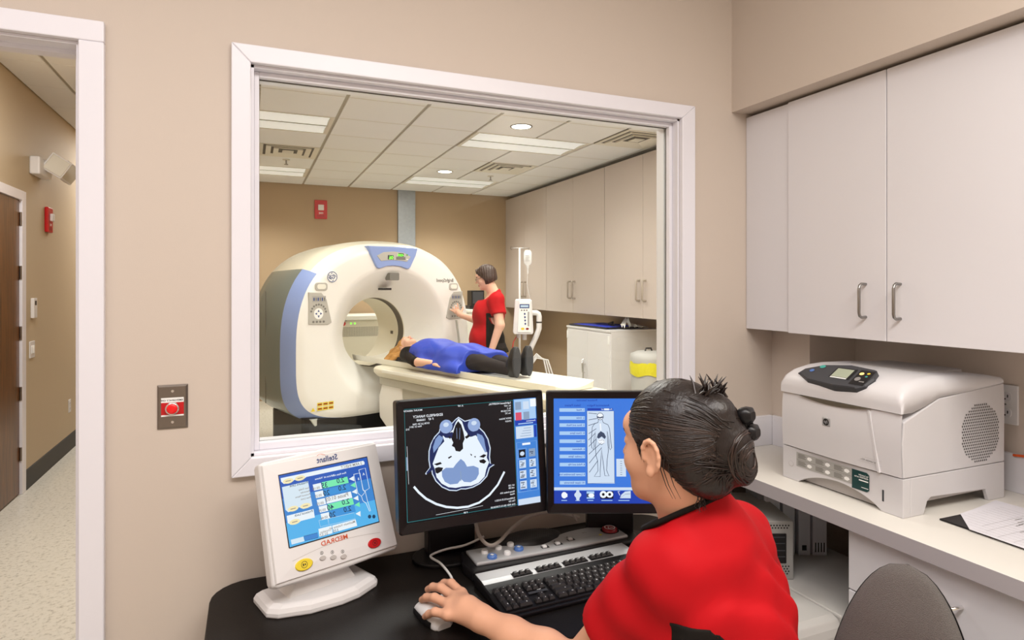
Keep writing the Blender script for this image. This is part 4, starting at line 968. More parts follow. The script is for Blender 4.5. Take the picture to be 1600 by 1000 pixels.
for i, s in enumerate('987'): keycap(x0+c*(1+i), yy[3], 1, 1, s)
for i, s in enumerate('-*/n'): keycap(x0+c*i, yy[4], 1, 1, s)
x1 = x0+4*c+.008
for i, s in enumerate(('>', 'v', '<')): keycap(x1+c*i, yy[0], 1, 1, s)
keycap(x1+c, yy[1], 1, 1, '^')
for i, s in enumerate(('pd', 'en', 'dl')): keycap(x1+c*i, yy[3], 1, 1, s)
for i, s in enumerate(('pu', 'hm', 'in')): keycap(x1+c*i, yy[4], 1, 1, s)
f = Flat((x1, yy[2]+.004, .0175+yy[2]*math.tan(slope)), (1, 0, 0), (0, math.cos(slope), math.sin(slope))); f.rect(0, .055, 0, .009, 'dark_grey'); f.text('Alarm', .04, .010, .005, 'white_print', 2); f.build('nameplate', t)
x2 = x1+3*c+.008; W_ = KL-.010-x2; u15 = W_/15/c
rowsq = [(['ct:1.4', 'm:1.2', 'w:1.2', 'al:1.2', ' :6', 'al:1.2', 'w:1.2', 'ct:1.6'], 0), (['sh:2.6', '?', '>', '<', 'M', 'N', 'B', 'V', 'C', 'X', 'Z', 'sh:2.4'], 1), (['en:2.2', '"', ';', 'L', 'K', 'J', 'H', 'G', 'F', 'D', 'S', 'A', 'cp:1.8'], 2), (['|:1.5', ']', '[', 'P', 'O', 'I', 'U', 'Y', 'T', 'R', 'E', 'W', 'Q', 'tb:1.5'], 3), (['bs:2', '=', '-', '0', '9', '8', '7', '6', '5', '4', '3', '2', '1', '`'], 4)]
for row, r in rowsq:
    x = x2
    for kx in row:
        s, wq = (kx.split(':')+['1'])[:2] if ':' in kx and len(kx) > 1 else (kx, '1')
        wq = float(wq)*u15; keycap(x, yy[r], wq, 1, s.strip()); x += wq*c
# function row in the silver strip: wells with keys
for g0, nk in ((x1-.002, 3), (x1+.071, 4), (x1+.158, 4), (x1+.245, 4)):
    bx('key_well', t, 'plastic_black', g0-.002, g0+nk*.0185+.001, .134, .156, .0305, .0322)
    for i in range(nk):
        keycap(g0+.0185*i, .137, .95, .9, 'F%d' % (i+1))
f = Flat((0, 0, .0332), (1, 0, 0), (0, 1, 0)); 
for u in (.028, .045, .062): f.ell(u, .143, .0015, .0015, 'white_print', n=8)
f.build('status_marks', t)

# mouse and cables
t = thing('computer_mouse', 'white computer mouse under the seated woman\'s hand', 'mouse', (.413, 1.487, DZ), math.radians(13))
mb = MB(); rings = []
for yv, wv, hv in ((-.060, .018, .010), (-.054, .026, .020), (-.035, .031, .031), (-.005, .031, .036), (.025, .029, .031), (.048, .027, .022), (.058, .020, .014), (.062, .010, .008)):
    rings.append([(wv*math.cos(PI*k/12), yv, .004+hv*math.sin(PI*k/12)**.7) for k in range(13)]+[(-wv*.9, yv, 0), (wv*.9, yv, 0)])
mb.loft(rings, 'plastic_white'); mb.build('shell', t)
mb = MB(); rings = []
for yv, wv in ((-.045, .028), (-.02, .0318), (.02, .0308), (.045, .0285)): rings.append([(-wv*1.06, yv, .003), (-wv*1.07, yv, .011), (-wv*1.0, yv, .017)])
mb.loft(rings, 'plastic_black', closed=False, cap0=False, cap1=False); mb.build('side_grip', t)
MB().cyl((-.003, .035, .030), (1, 0, 0), .008, .006, 'dark_grey', 14).build('scroll_wheel', t)
def cord(name, label, pts, r, m):
    o = pts[0]; t = thing(name, label, 'cable', o)
    P = [Vector(p)-Vector(o) for p in pts]; out = []
    for i in range(len(P)-1):
        p0, p1, p2, p3 = P[max(i-1, 0)], P[i], P[i+1], P[min(i+2, len(P)-1)]
        for k in range(6):
            s = k/6; out.append(.5*((2*p1)+(p2-p0)*s+(2*p0-5*p1+4*p2-p3)*s*s+(3*p1-p0-3*p2+p3)*s**3))
    out.append(P[-1]); MB().tube(out, r, m, 8).build('cord', t)
cord('mouse_cable', 'thin white mouse cable curling across the black desk', [(.44, 1.555, DZ+.012), (.49, 1.595, DZ+.004), (.515, 1.65, DZ+.006), (.507, 1.73, DZ+.0165), (.492, 1.785, DZ+.0165), (.503, 1.803, DZ+.0175), (.545, 1.802, DZ+.026), (.60, 1.790, DZ+.034), (.66, 1.79, DZ+.05)], .0036, 'cable_white')
cord('grey_cable', 'thick grey cable looping between the two monitor stands', [(.605, 1.72, .87), (.612, 1.70, .825), (.635, 1.68, .800), (.675, 1.70, .797), (.735, 1.74, .815), (.80, 1.76, .832), (.88, 1.77, .832), (.94, 1.75, .818), (.965, 1.74, .812)], .0055, 'cable_grey')
cord('short_cable', 'short grey cable rising behind the right monitor', [(.955, 1.735, .805), (.945, 1.75, .83), (.96, 1.76, .86)], .004, 'cable_grey')
# ================================================================== scanner gantry: local x across, front -y
GA = math.radians(20.7); GO = (1.178, 6.459)
def gw(a, b, z): return V(GO[0]+math.cos(GA)*a+math.sin(GA)*b, GO[1]+math.sin(GA)*a-math.cos(GA)*b, z)     # gantry frame (across, out of the bore, up) -> world
t = thing('ct_gantry', 'large white scanner gantry with a round bore and pale blue side bands', 'scanner', (GO[0], GO[1], 0), GA)
ZC = 1.07
def outline(k, N, s=1.0):
    th = 2*PI*k/N; c, sn = math.cos(th), math.sin(th); up = sn > 0
    nn = 2.55 if up else 4.5
    a = math.copysign(abs(c)**(2/nn), c); z = .95+(1.0 if up else .65)*math.copysign(abs(sn)**(2/nn), sn)
    return a*s, ZC+(z-ZC)*s
NG = 96
ringsO = [(.62, 1.0), (.60, 1.03), (.45, 1.045), (-.02, 1.06), (-.15, 1.06), (-.25, 1.025), (-.315, .985), (-.340, .94), (-.345, .90)]   # (y, scale)
R = []
for y, s in ringsO: R.append([(outline(k, NG, s)[0], y, outline(k, NG, s)[1]) for k in range(NG)])
phi = [math.atan2(outline(k, NG)[1]-ZC, outline(k, NG)[0]) for k in range(NG)]
for y, r in ((-.345, .69), (-.340, .66), (-.32, .63), (-.26, .565), (-.17, .485), (-.08, .42), (-.02, .378), (.0, .364), (.012, .360), (.03, .36), (.10, .36), (.102, .352), (.50, .352), (.60, .43), (.62, .50)):
    R.append([(r*math.cos(p), y, ZC+r*math.sin(p)) for p in phi])
R.append(R[0])
nO = len(ringsO)
bins = {k: MB() for k in ('front_cover', 'top_cover', 'side_cover_l', 'side_cover_r', 'blue_l', 'blue_r', 'bore_liner', 'scan_ring', 'back_cover')}
mm = dict(front_cover='gantry_white', top_cover='gantry_cream', side_cover_l='gantry_side', side_cover_r='gantry_side', blue_l='gantry_blue', blue_r='gantry_blue', bore_liner='gantry_cream', scan_ring='bore_dark', back_cover='gantry_grey')
for i in range(len(R)-1):
    for k in range(NG):
        j = (k+1) % NG; vs = [R[i][k], R[i][j], R[i+1][j], R[i+1][k]]
        a = R[3][k][0]; z = (outline(k, NG)[1]+outline(j, NG)[1])/2
        if i < 3: key_ = ('side_cover_l' if a < 0 else 'side_cover_r') if abs(a) > .6 and z < 1.66 else 'top_cover'
        elif i == 3: key_ = ('side_cover_l' if a < 0 else 'side_cover_r') if abs(a) > .6 and z < 1.66 else 'top_cover'
        elif i < 6: key_ = ('blue_l' if a < 0 else 'blue_r') if abs(a) > .6 and z < 1.66 else ('top_cover' if i < 5 else 'front_cover')
        elif i < nO+7: key_ = 'front_cover'
        elif nO+8 <= i <= nO+10: key_ = 'scan_ring'
        elif i < len(R)-4: key_ = 'bore_liner'
        else: key_ = 'back_cover'
        bins[key_].add(vs, [(0, 1, 2, 3)], mm[key_], True)
for k, mb in bins.items():
    o = mb.build({'side_cover_l': 'side_cover', 'side_cover_r': 'side_cover', 'blue_l': 'blue_band', 'blue_r': 'blue_band'}.get(k, k), t, weld=True)
    if 'blue' in k: plab(o, 'pale blue edge band')
    if 'side' in k: plab(o, 'glossy grey green side cover')
# seams on the side cover and plinth below
MB().tube([(-1.047, .2, z) for z in (.45, .8, 1.2, 1.5)], .004, 'seam_dark', 6).build('side_seam', t)
MB().prism(rrect(1.75, .85, .12, 4, 0, .12), 'z', 0, .34, 'plastic_black').build('plinth', t, bevel=.01)
for sx in (-1, 1): MB().prism([(sx*.80, .27), (sx*.62, .27), (sx*.58, .34), (sx*.84, .34)], 'y', -.30, -.12, 'gantry_grey').build('foot_bracket', t, bevel=.008)
# blue display housing at the top
hp = [(-.29, .88), (-.265, .80), (-.20, .68), (-.185, .665), (-.16, .66), (-.08, .685), (0, .692), (.08, .685), (.16, .66), (.185, .665), (.20, .68), (.265, .80), (.29, .88), (.15, .882), (0, .885), (-.15, .882)]
hp = [(a, ZC+z*.985) for a, z in hp]
mb = MB(); mb.loft([[(a*s, y, ZC+.78+(z-ZC-.78)*s) for a, z in hp] for s, y in ((1.0, -.20), (1.0, -.352), (.97, -.366))], 'gantry_blue', smooth=False); ho = mb.build('display_housing', t, bevel=.006); plab(ho, 'pale blue display housing')
pp = [(-.195, .775), (-.15, .725), (-.08, .733), (0, .738), (.08, .733), (.15, .725), (.195, .775), (.12, .812), (0, .822), (-.12, .812)]
MB().prism([(a, ZC+z) for a, z in pp], 'y', -.370, -.36, 'gantry_panel').build('display_panel', ho, bevel=.002)
f = Flat((0, -.3706, ZC), (1, 0, 0), (0, 0, 1), .0006)
f.rect(-.075, -.010, .742, .785, 'dark_grey').text('06', -.014, .745, .048, 'g_led', 2); f.rect(.02, .13, .742, .772, 'label_dkgrey').rect(.045, .11, .774, .808, 'dark_grey').text('-0285', .112, .778, .032, 'g_led', 2)
f.rect(.14, .165, .745, .752, 'white_print'); f.rect(.14, .16, .785, .80, 'g_led_dim'); f.build('readout', ho)
# emblem, keys, model lettering, arrow panels
eb = MB().cyl((-.655, -.352, ZC+.565), (0, 1, 0), .052, .012, 'white_print', 28).build('emblem', t)
f = Flat((-.655, -.3526, ZC+.565), (1, 0, 0), (0, 0, 1), .0006)
f.stroke([(.047*math.cos(2*PI*k/28), .047*math.sin(2*PI*k/28)) for k in range(28)], .006, 'blue_print', closed=True)
for k in range(4): f.stroke([(.036*math.cos(PI/2*k+.3*q)*(.6+.4*math.cos(q)), .036*math.sin(PI/2*k+.3*q)) for q in (0, .8, 1.6, 2.4)], .006, 'blue_print', 2)
f.text('GE', .030, -.018, .05, 'blue_print', 2, slant=.25); f.build('monogram', eb)
f = Flat((0, -.3466, ZC), (1, 0, 0), (0, 0, 1), .0008); f.text('BrightSpeed', .76, .525, .052, 'label_dkgrey', 1, sx=.9); f.build('lettering', t)
for sx in (-1, 1):
    o = MB().prism(rrect(.12, .075, .025, 4, sx*.76, ZC+.475), 'y', -.352, -.335, 'gantry_panel').build('key', t, bevel=.004); MB().prism(rrect(.085, .045, .02, 4, sx*.76, ZC+.475), 'y', -.3545, -.35, 'table_white').build('keytop', o)
    pn = [(sx*.88, ZC+.19), (sx*.885, ZC-.10), (sx*.70, ZC-.11), (sx*.66, ZC-.09), (sx*.71, ZC+.12), (sx*.76, ZC+.185)]
    pn = [(a, z+.235) for a, z in pn]; cp_ = MB().prism(pn, 'y', -.3535, -.325, 'gantry_panel').build('control_panel', t, bevel=.004)
    f = Flat((sx*.79, -.3541, ZC+.235), (1, 0, 0), (0, 0, 1), .0006); f.rect(-.06, .07, .10, .155, 'label_grey')
    for k in range(6): f.rect(-.05+.02*k, -.038+.02*k, .112, .14, 'label_dkgrey' if k % 2 else 'blue_print', 2)
    f.ell(.0, -.005, .045, .05, 'white_print')
    for k in range(4): q = PI/2*k; f.poly([(.035*math.cos(q), -.005+.038*math.sin(q)), (.018*math.cos(q+.6), -.005+.02*math.sin(q+.6)), (.018*math.cos(q-.6), -.005+.02*math.sin(q-.6))], 'blue_print', 2)
    for k in range(9): q = PI*(.05+.11*k); f.ell(-.0+.072*math.cos(q)*1.0, .0+.078*math.sin(q), .010, .010, 'label_dkgrey', n=8)
    for k in range(4): f.ell(-.05+.033*k, -.078, .012, .011, 'label_dkgrey', n=8)
    f.build('buttons', cp_)
    # shallow hand recess below the panel
    if sx > 0: MB().tube([(sx*.80, -.345, ZC+.115), (sx*.835, -.342, ZC-.10), (sx*.86, -.335, ZC-.35)], .014, 'gantry_grey', 8).build('grip_edge', t)
MB().prism(rrect(.11, .075, .012, 3, .02, ZC+.575), 'y', -.345, -.26, 'label_dkgrey').build('camera_window', t, bevel=.003)
MB().prism(rrect(.10, .022, .004, 2, .0, ZC+.45), 'y', -.24, -.15, 'black_print').build('laser_slot', t)
f = Flat((-.80, -.347, .42), (1, 0, 0), (0, 0, 1), .0008)
for r in range(2):
    for c in range(3): f.rect(c*.055, c*.055+.05, r*.04, r*.04+.032, 'yellow_plastic'); f.rect(c*.055+.006, c*.055+.044, r*.04+.010, r*.04+.022, 'red_dark', 2)
f.poly([(-.06, .0), (-.02, .0), (-.04, .035)], 'yellow_plastic'); f.build('warning_labels', t)
MB().prism([(.0, 0), (.05, 0), (.05, .04), (0, .04)], 'x', .349, .352, 'bore_dark').build('bore_sensor', t, loc=(0, .20, ZC-.05))

# ================================================================== patient table
t = thing('ct_table', 'cream patient table with a long narrow cradle leading into the bore', 'scanner table', (GO[0], GO[1], 0), GA)
n = 12
def cradle(s): return [(-.215+.43*k/n, .80+.035*(abs(2*k/n-1))**2+.022) for k in range(n+1)]+[(.20, .80), (-.20, .80)]
MB().loft([[(a, -b, z) for a, z in cradle(1)] for b in (-.08, 2.72)], 'table_white', smooth=False).build('cradle', t, bevel=.004)
prf = [(-.20, .798), (.20, .798), (.275, .790), (.30, .770), (.295, .735), (.25, .690), (-.25, .690), (-.295, .735), (-.30, .770), (-.275, .790)]
MB().loft([[(a*s, -b, .74+(z-.74)*s) for a, z in prf] for b, s in ((.42, .75), (.46, .97), (.55, 1), (2.70, 1), (2.80, .96), (2.84, .75))], 'gantry_cream', smooth=False).build('table_body', t, bevel=.006)
for s in (-1, 1): MB().box(s*.292-.012, s*.292+.012, -2.6, -.62, .745, .778, 'table_white').build('side_rail', t, bevel=.008)
MB().loft([[(a*s, -b0-(b1-b0)*q, z) for a, q in ((-.22, 0), (.22, 0), (.22, 1), (-.22, 1))] for s, b0, b1, z in ((1.25, .75, 2.55, .0), (1.25, .75, 2.55, .10), (1.0, .95, 2.2, .13), (1.0, .80, 2.3, .69))], 'table_grey', smooth=False).build('pedestal', t, bevel=.012)
MB().loft([[(a, -b, z) for a, z in ((-.25, .62), (.25, .62), (.25, .69), (-.25, .69))] for b in (.50, 2.6)], 'table_grey', smooth=False).build('carriage', t, bevel=.008)
MB().prism([(-.46, .30), (-.75, .12), (-.85, .12), (-.85, .66), (-.52, .66), (-.45, .5)], 'x', -.23, .23, 'gantry_white').build('front_shroud', t, bevel=.02)
MB().prism(rrect(.24, .26, .04, 4, 0, -.52), 'z', .836, .875, 'plastic_black').build('head_rest', t, bevel=.008)

# ================================================================== things along the end wall
t = thing('power_cabinet', 'white equipment cabinet with a perforated band seen through the bore', 'cabinet', (1.35, 8.62, 0))
bx('body', t, 'gantry_cream', -.75, .6, -.3, .3, 0, 1.10, .01); bx('lid', t, 'table_white', -.77, .62, -.32, .3, 1.10, 1.165, .01)
f = Flat((0, -.3006, 0), (1, 0, 0), (0, 0, 1), .0006)
for i in range(52):
    for j in range(8): f.rect(-.32+.0135*i, -.3125+.0135*i, .89+.016*j, .90+.016*j, 'seam_dark')
pv = f.build('perforated_band', t); pv['kind'] = 'stuff'
MB().cyl((-.24, -.315, 1.06), (0, 1, 0), .03, .016, 'red_plastic', 16).build('stop_button', t)
f = Flat((0, -.3008, 1.05), (1, 0, 0), (0, 0, 1)); f.rect(-.15, -.13, 0, .02, 'g_led').rect(-.10, -.08, .0, .02, 'g_led'); f.rect(-.29, -.19, .042, .05, 'grey_print'); f.build('indicator', t)
t = thing('side_cabinet', 'white equipment cabinet in the far corner behind the standing woman', 'cabinet', (3.02, 8.66, 0))
bx('body', t, 'table_white', -.35, .35, -.28, .28, 0, 1.17, .008); bx('lid', t, 'table_white', -.36, .36, -.29, .28, 1.17, 1.215, .008)
t = thing('black_monitor_box', 'black boxy device standing on the far corner cabinet', 'device', (3.06, 8.62, 1.216))
bx('body', t, 'plastic_black', -.11, .09, -.1, .1, 0, .27, .01); bx('screen', t, 'dark_grey', -.09, .07, -.104, -.1, .08, .25, .002); bx('foot', t, 'plastic_black', -.15, .09, -.14, .1, 0, .05, .008)
t = thing('steel_column', 'galvanised steel column cover on the scan room end wall', 'column', (2.10, 9.0, 0))
bx('plate', t, 'galv', -.128, .128, -.05, 0, 0, 2.948, .002)
for z in (2.05, 2.25, 2.75):
    for x in (-.11, .11): MB().cyl((x, -.055, z), (0, 1, 0), .008, .006, 'steel', 8).build('bolt', t)
# long wall cupboards of the scan room
for y0, lab in ((7.545, 'beige wall cupboard in the far corner of the scan room behind the drip stand'), (6.055, 'beige wall cupboard in the middle of the scan room row'), (4.565, 'beige wall cupboard nearest the window at the right of the scan room')):
    t = thing('scan_room_cabinet', lab, 'cabinet', (3.68, y0, 0), group='long wall cupboards of the scan room')
    w = 1.485 if y0 < 7.5 else 1.45
    bx('body', t, 'cabinet_scan', .02, .518, 0, w, 1.225, 2.90)
    for s, ya, yb_ in ((1, .002, w/2-.002), (-1, w/2+.002, w-.002)):
        d = bx('door', t, 'cabinet_scan', 0, .02, ya, yb_, 1.22, 2.895, .002)
        yh = w/2-s*.055
        MB().tube([(0, yh, 1.40), (-.035, yh, 1.402), (-.045, yh, 1.412), (-.045, yh, 1.598), (-.035, yh, 1.608), (0, yh, 1.61)], .011, 'cabinet_pull', 8).build('handle', d)
t = thing('storage_cabinet', 'white two door steel storage cabinet at the right of the scan room', 'cabinet', (3.55, 6.22, 0))
bx('body', t, 'plastic_white', .012, .63, -.5, .5, .0, 1.05, .004); bx('top', t, 'plastic_white', 0, .63, -.5, .5, 1.05, 1.073, .003)
for ya, yb_ in ((-.485, -.003), (.003, .485)):
    d = bx('door', t, 'plastic_white', 0, .014, ya, yb_, .05, 1.03, .003)
    yh = ya+.015 if ya < -.1 else yb_-.015
    for z in (.17, .92): bx('hinge', d, 'white_print', -.006, .0, yh-.012, yh+.012, z, z+.09, .002)
MB().tube([(0, .05, .55), (-.035, .05, .56), (-.035, .05, .70), (0, .05, .71)], .008, 'chrome', 8).build('handle', t); MB().cyl((-.03, .05, .66), (1, 0, 0), .022, .03, 'chrome', 14).build('lock', t)
MB().box(-.042, -.036, .005, .03, .44, .66, 'chrome').build('key_tag_chain', t); bx('key_tag', t, 'white_print', -.044, -.034, .0, .035, .42, .46)
t = thing('blue_pad', 'blue lead apron laid flat on the white storage cabinet', 'pad', (3.84, 6.27, 1.075), math.radians(2))
bx('sheet', t, 'pad_blue', -.26, .22, -.40, .40, 0, .018, .006); MB().tube([(-.26, -.40, .012), (.22, -.40, .012), (.22, .40, .012), (-.26, .40, .012)], .011, 'plastic_black', 6, closed=True).build('binding', t)
MB().tube([(-.05, -.2, .03), (.02, -.1, .05), (.05, .02, .03)], .018, 'plastic_black', 8).build('strap', t)
t = thing('white_cloth', 'crumpled white paper on the white storage cabinet', 'paper', (3.90, 5.765, 1.075))
mb = MB(); random.seed(3)
gr = [[(-.16+.32*i/7, -.03+.08*j/5, .012+.06*abs(math.sin(i*1.7+j))*(1-abs(i-2)/6) + (.08 if i == 1 else 0)) for i in range(8)] for j in range(6)]
mb.loft(gr, 'white_print', closed=False, cap0=False, cap1=False); mb.build('sheet', t)
t = thing('waste_bin', 'grey pedal bin with a yellow bag beside the storage cabinet', 'bin', (3.66, 5.18, 0))
def rg(r, z, n=28): return [(r*math.cos(2*PI*k/n), r*math.sin(2*PI*k/n), z) for k in range(n)]
mb = MB(); mb.loft([rg(.15, 0), rg(.155, .02), rg(.175, .74)], 'bin_grey'); mb.build('bucket', t)
mb = MB(); mb.loft([[(r*math.cos(2*PI*k/40)*(1+.02*math.sin(9*2*PI*k/40)), r*math.sin(2*PI*k/40), z+.012*math.sin(5*2*PI*k/40)) for k in range(40)] for r, z in ((.182, .67), (.19, .74), (.185, .80))], 'bag_yellow', cap0=False, cap1=False); plab(mb.build('bag', t), 'yellow bag liner')
mb = MB(); mb.loft([rg(.185, .79), rg(.188, .83), rg(.175, .875), rg(.12, .90), rg(.01, .905)], 'bin_grey'); mb.build('lid', t)
MB().tube([(-.04, 0, .90), (-.03, 0, .93), (.03, 0, .93), (.04, 0, .90)], .008, 'plastic_black', 6).build('lid_handle', t)

# ================================================================== injector on its stand and the drip stand
def castor_base(t, r, m):
    for k in range(5):
        q = 2*PI*k/5+.3; MB().tube([(0, 0, .10), (r*.5*math.cos(q), r*.5*math.sin(q), .085), (r*math.cos(q), r*math.sin(q), .07)], .018, m, 8).build('base_arm', t)
        MB().cyl((r*math.cos(q)-.012*math.sin(q), r*math.sin(q)+.012*math.cos(q), .03), (math.sin(q), -math.cos(q), 0), .03, .024, 'plastic_black', 14).build('castor', t)
ip = (2.50, 5.62)
t = thing('contrast_injector', 'white contrast injector head on a curved stand beside the table', 'injector', (ip[0], ip[1], 0), -YAW)
castor_base(t, .17, 'plastic_white')
MB().tube([(.03, .0, .08), (.03, 0, .80), (.06, 0, .93), (.12, 0, 1.06), (.145, 0, 1.13), (.145, 0, 1.25), (.138, 0, 1.275), (.12, 0, 1.285), (.07, 0, 1.285)], .027, 'plastic_white', 14).build('curved_post', t)
MB().cyl((.145, 0, 1.185), (0, 0, 1), .029, .014, 'black_print', 14).build('joint_ring', t)
mb = MB(); O = [(-.10, 1.08), (.075, 1.08), (.085, 1.10), (.07, 1.41), (.055, 1.42), (-.085, 1.42), (-.095, 1.41), (-.115, 1.10)]
mb.prism(O, 'y', -.12, .06, 'plastic_white'); mb.build('head', t, bevel=.014, segs=3)
mb = MB(); mb.prism([(-.07, 1.10), (.06, 1.10), (.05, 1.40), (-.055, 1.40)], 'y', -.128, -.12, 'white_print'); hf = mb.build('face_plate', t, bevel=.003)
f = Flat((0, -.129, 1.1), (1, 0, 0), (0, 0, 1), .0006); f.rect(-.05, .045, .235, .275, 'blue_print'); f.rect(-.04, .035, .245, .265, 'i_pale', 2)
for k in range(3): f.ell(-.03+.025*k, .215, .008, .007, 'label_dkgrey')
for k in range(4): f.ell(.0+.002*k, .18-.032*k, .008, .010, 'blue_print')
f.rect(.028, .045, .06, .2, 'label_grey'); f.ell(-.02, .035, .017, .011, 'yellow_plastic', 2).ell(.025, .035, .015, .010, 'red_dark', 2); f.build('keys', hf)
MB().cyl((.0, -.03, 1.02), (0, 0, 1), .022, .07, 'plastic_white', 14).cyl((-.06, -.03, 1.04), (0, 0, 1), .018, .05, 'plastic_white', 14).build('syringe_port', t)
MB().tube([(-.08, -.03, 1.05), (-.11, -.05, 1.0), (-.12, -.06, .93)], .005, 'red_plastic', 6).build('tubing', t)
for k in range(3): MB().tube([(.05, 0, .80-.03*k), (.12, -.02, .88-.02*k), (.19+.02*k, -.02, .82), (.23+.03*k, -.02, .64), (.22, 0, .30)], .008, 'cable_white', 8).build('hose', t)
P = gw(1.05, .95, 0)
t = thing('drip_stand', 'steel drip stand with a hanging fluid bag behind the injector', 'drip stand', (2.575, 5.915, 0), -YAW)
castor_base(t, .13, 'steel')
MB().cyl((0, 0, .08), (0, 0, 1), .011, 1.87, 'white_print', 12).build('pole', t)
MB().tube([(-.085, 0, 1.965), (-.095, 0, 1.935), (-.085, 0, 1.925), (-.075, 0, 1.945), (0, 0, 1.945), (.085, 0, 1.945), (.095, 0, 1.93), (.10, 0, 1.95)], .005, 'steel', 6).build('hook_bar', t)
bg = MB(); bg.loft([[(.085+x*s, y*s2, z) for x, y in rrect(.085, .035, .016, 3)] for s, s2, z in ((.6, .3, 1.925), (1, .7, 1.90), (1, 1.1, 1.83), (1, 1, 1.79), (.5, .6, 1.765))], 'clear_plastic'); bo = bg.build('fluid_bag', t)
MB().cyl((.085, 0, 1.68), (0, 0, 1), .010, .06, 'clear_plastic', 10).cyl((.085, 0, 1.735), (0, 0, 1), .016, .03, 'clear_plastic', 10).build('drip_chamber', bo)
MB().tube([(.085, 0, 1.68), (.078, 0, 1.58), (.09, 0, 1.50), (.11, 0, 1.42), (.10, 0, 1.36)], .003, 'clear_plastic', 6).build('drip_line', bo)
f = Flat((.085, -.024, 1.84), (1, 0, 0), (0, 0, 1)); 
for k in range(4): f.rect(-.025, .02-.01*(k % 2), -.03+.018*k, -.025+.018*k, 'grey_print')
f.build('bag_print', bo)
# ================================================================== office chair
cn = Vector((-.958, -.29)).normalized()                      # direction the chair faces
t = thing('office_chair', 'grey fabric office chair turned sideways behind the seated woman', 'chair', (.905, .75, 0), math.atan2(cn.y, cn.x)-PI/2)   # local +y = facing
for k in range(5):
    q = 2*PI*k/5; MB().tube([(0, 0, .11), (.28*math.cos(q), .28*math.sin(q), .075)], .02, 'plastic_black', 8, radii=[.03, .018]).build('base_arm', t)
    MB().cyl((.28*math.cos(q)-.018*math.sin(q), .28*math.sin(q)+.018*math.cos(q), .03), (math.sin(q), -math.cos(q), 0), .03, .036, 'plastic_black', 14).build('castor', t)
MB().cyl((0, 0, .10), (0, 0, 1), .028, .30, 'plastic_black', 16).build('gas_lift', t)
mb = MB(); mb.loft([[(x*s, y*s, z) for x, y in rrect(.46, .44, .14, 6)] for s, z in ((.8, .385), (.97, .40), (1, .43), (.97, .455), (.8, .465))], 'chair_fabric'); mb.build('seat', t)
# backrest: egg-shaped cushion, narrow at the top, with a dark shell behind
def bw(z): q = max(0, min(1, (.985-z)/.50)); return .158*math.sqrt(max(0, 1-(1-q)**2))**.95*(1 if q < .8 else 1-.8*(q-.8))
zs = [.985-.46*(k/22)**1.25 for k in range(23)]
def bk(z): return -.29-.10*(z-.50)
f_, b_, s_ = [], [], []
mbf = MB(); mbs = MB(); rf = []; rs = []
for z in zs:
    w = max(bw(z), .003)
    rf.append([(w*math.cos(PI*k/16), bk(z)+.035*math.sin(PI*k/16)**.6*min(1, w/.10)+.05*(math.cos(PI*k/16))**2*(w/.215)**2, z) for k in range(17)])
    rs.append([(w*1.02*math.cos(PI*k/16), bk(z)-.016*math.sin(PI*k/16)**.5*min(1, w/.10)+.045*(math.cos(PI*k/16))**2*(w/.215)**2, z) for k in range(17)])
mbf.loft(rf, 'chair_fabric', closed=False, cap0=False, cap1=False); mbf.build('backrest', t, recalc=False)
mbs.loft(rs, 'plastic_black', closed=False, cap0=False, cap1=False); plab(mbs.build('back_shell', t, recalc=False), 'black plastic shell')
MB().tube([(0, -.05, .40), (0, -.24, .40), (0, -.315, .46), (0, -.335, .62)], .03, 'plastic_black', 10).build('back_support', t)

# ================================================================== people
def axes(fwd, up=(0, 0, 1)):
    f = Vector(fwd).normalized(); r = f.cross(Vector(up)).normalized(); u = r.cross(f).normalized()
    return np.array([r, f, u]).T                            # columns right, forward, up
def head(sd, C, R, s=1., k=.016, ear=True):
    C = np.array(C); L = lambda x, y, z: C+R@(np.array((x, y, z))*s)
    e = lambda c, r, kk=k: sd.ell(L(*c), np.array(r)*s, R, kk)
    e((0, -.012, .032), (.074, .092, .086)); e((0, .030, -.02), (.062, .066, .088)); e((0, .052, -.078), (.046, .042, .040)); e((0, .072, -.100), (.024, .022, .020), .02)
    e((0, .078, .035), (.048, .022, .03), .02); e((-.036, .060, -.035), (.026, .026, .028), .02); e((.036, .060, -.035), (.026, .026, .028), .02)
    for sx in (-1, 1): sd.ell(L(sx*.031, .104, .004), np.array((.017, .018, .011))*s, R, .012, sub=True)
    for sx in (-1, 1): e((sx*.031, .080, .003), (.0135, .0125, .0115), .004)
    sd.cone(L(0, .090, .012), L(0, .112, -.030), .007*s, .0105*s, .010)
    e((-.011, .104, -.034), (.007, .008, .007), .006); e((.011, .104, -.034), (.007, .008, .007), .006)
    e((0, .094, -.061), (.022, .010, .0065), .005); e((0, .092, -.072), (.019, .010, .007), .005)
    if ear:
        for sx in (-1, 1):
            e((sx*.077, -.006, -.012), (.006, .017, .029), .005); e((sx*.080, -.001, -.040), (.006, .010, .011), .005)
            sd.chain([L(sx*(.083+.003*math.sin(q_e)), -.006-.018*math.cos(q_e), -.010+.031*math.sin(q_e)) for q_e in (-.9, -.5, 0, .5, 1.0, 1.57, 2.1, 2.6, 3.0)], [.0042*s]*9, .004); e((sx*.083, .010, -.014), (.004, .004, .007), .004)
            sd.ell(L(sx*.090, -.001, -.012), np.array((.010, .009, .015))*s, R, .003, sub=True)
    return L
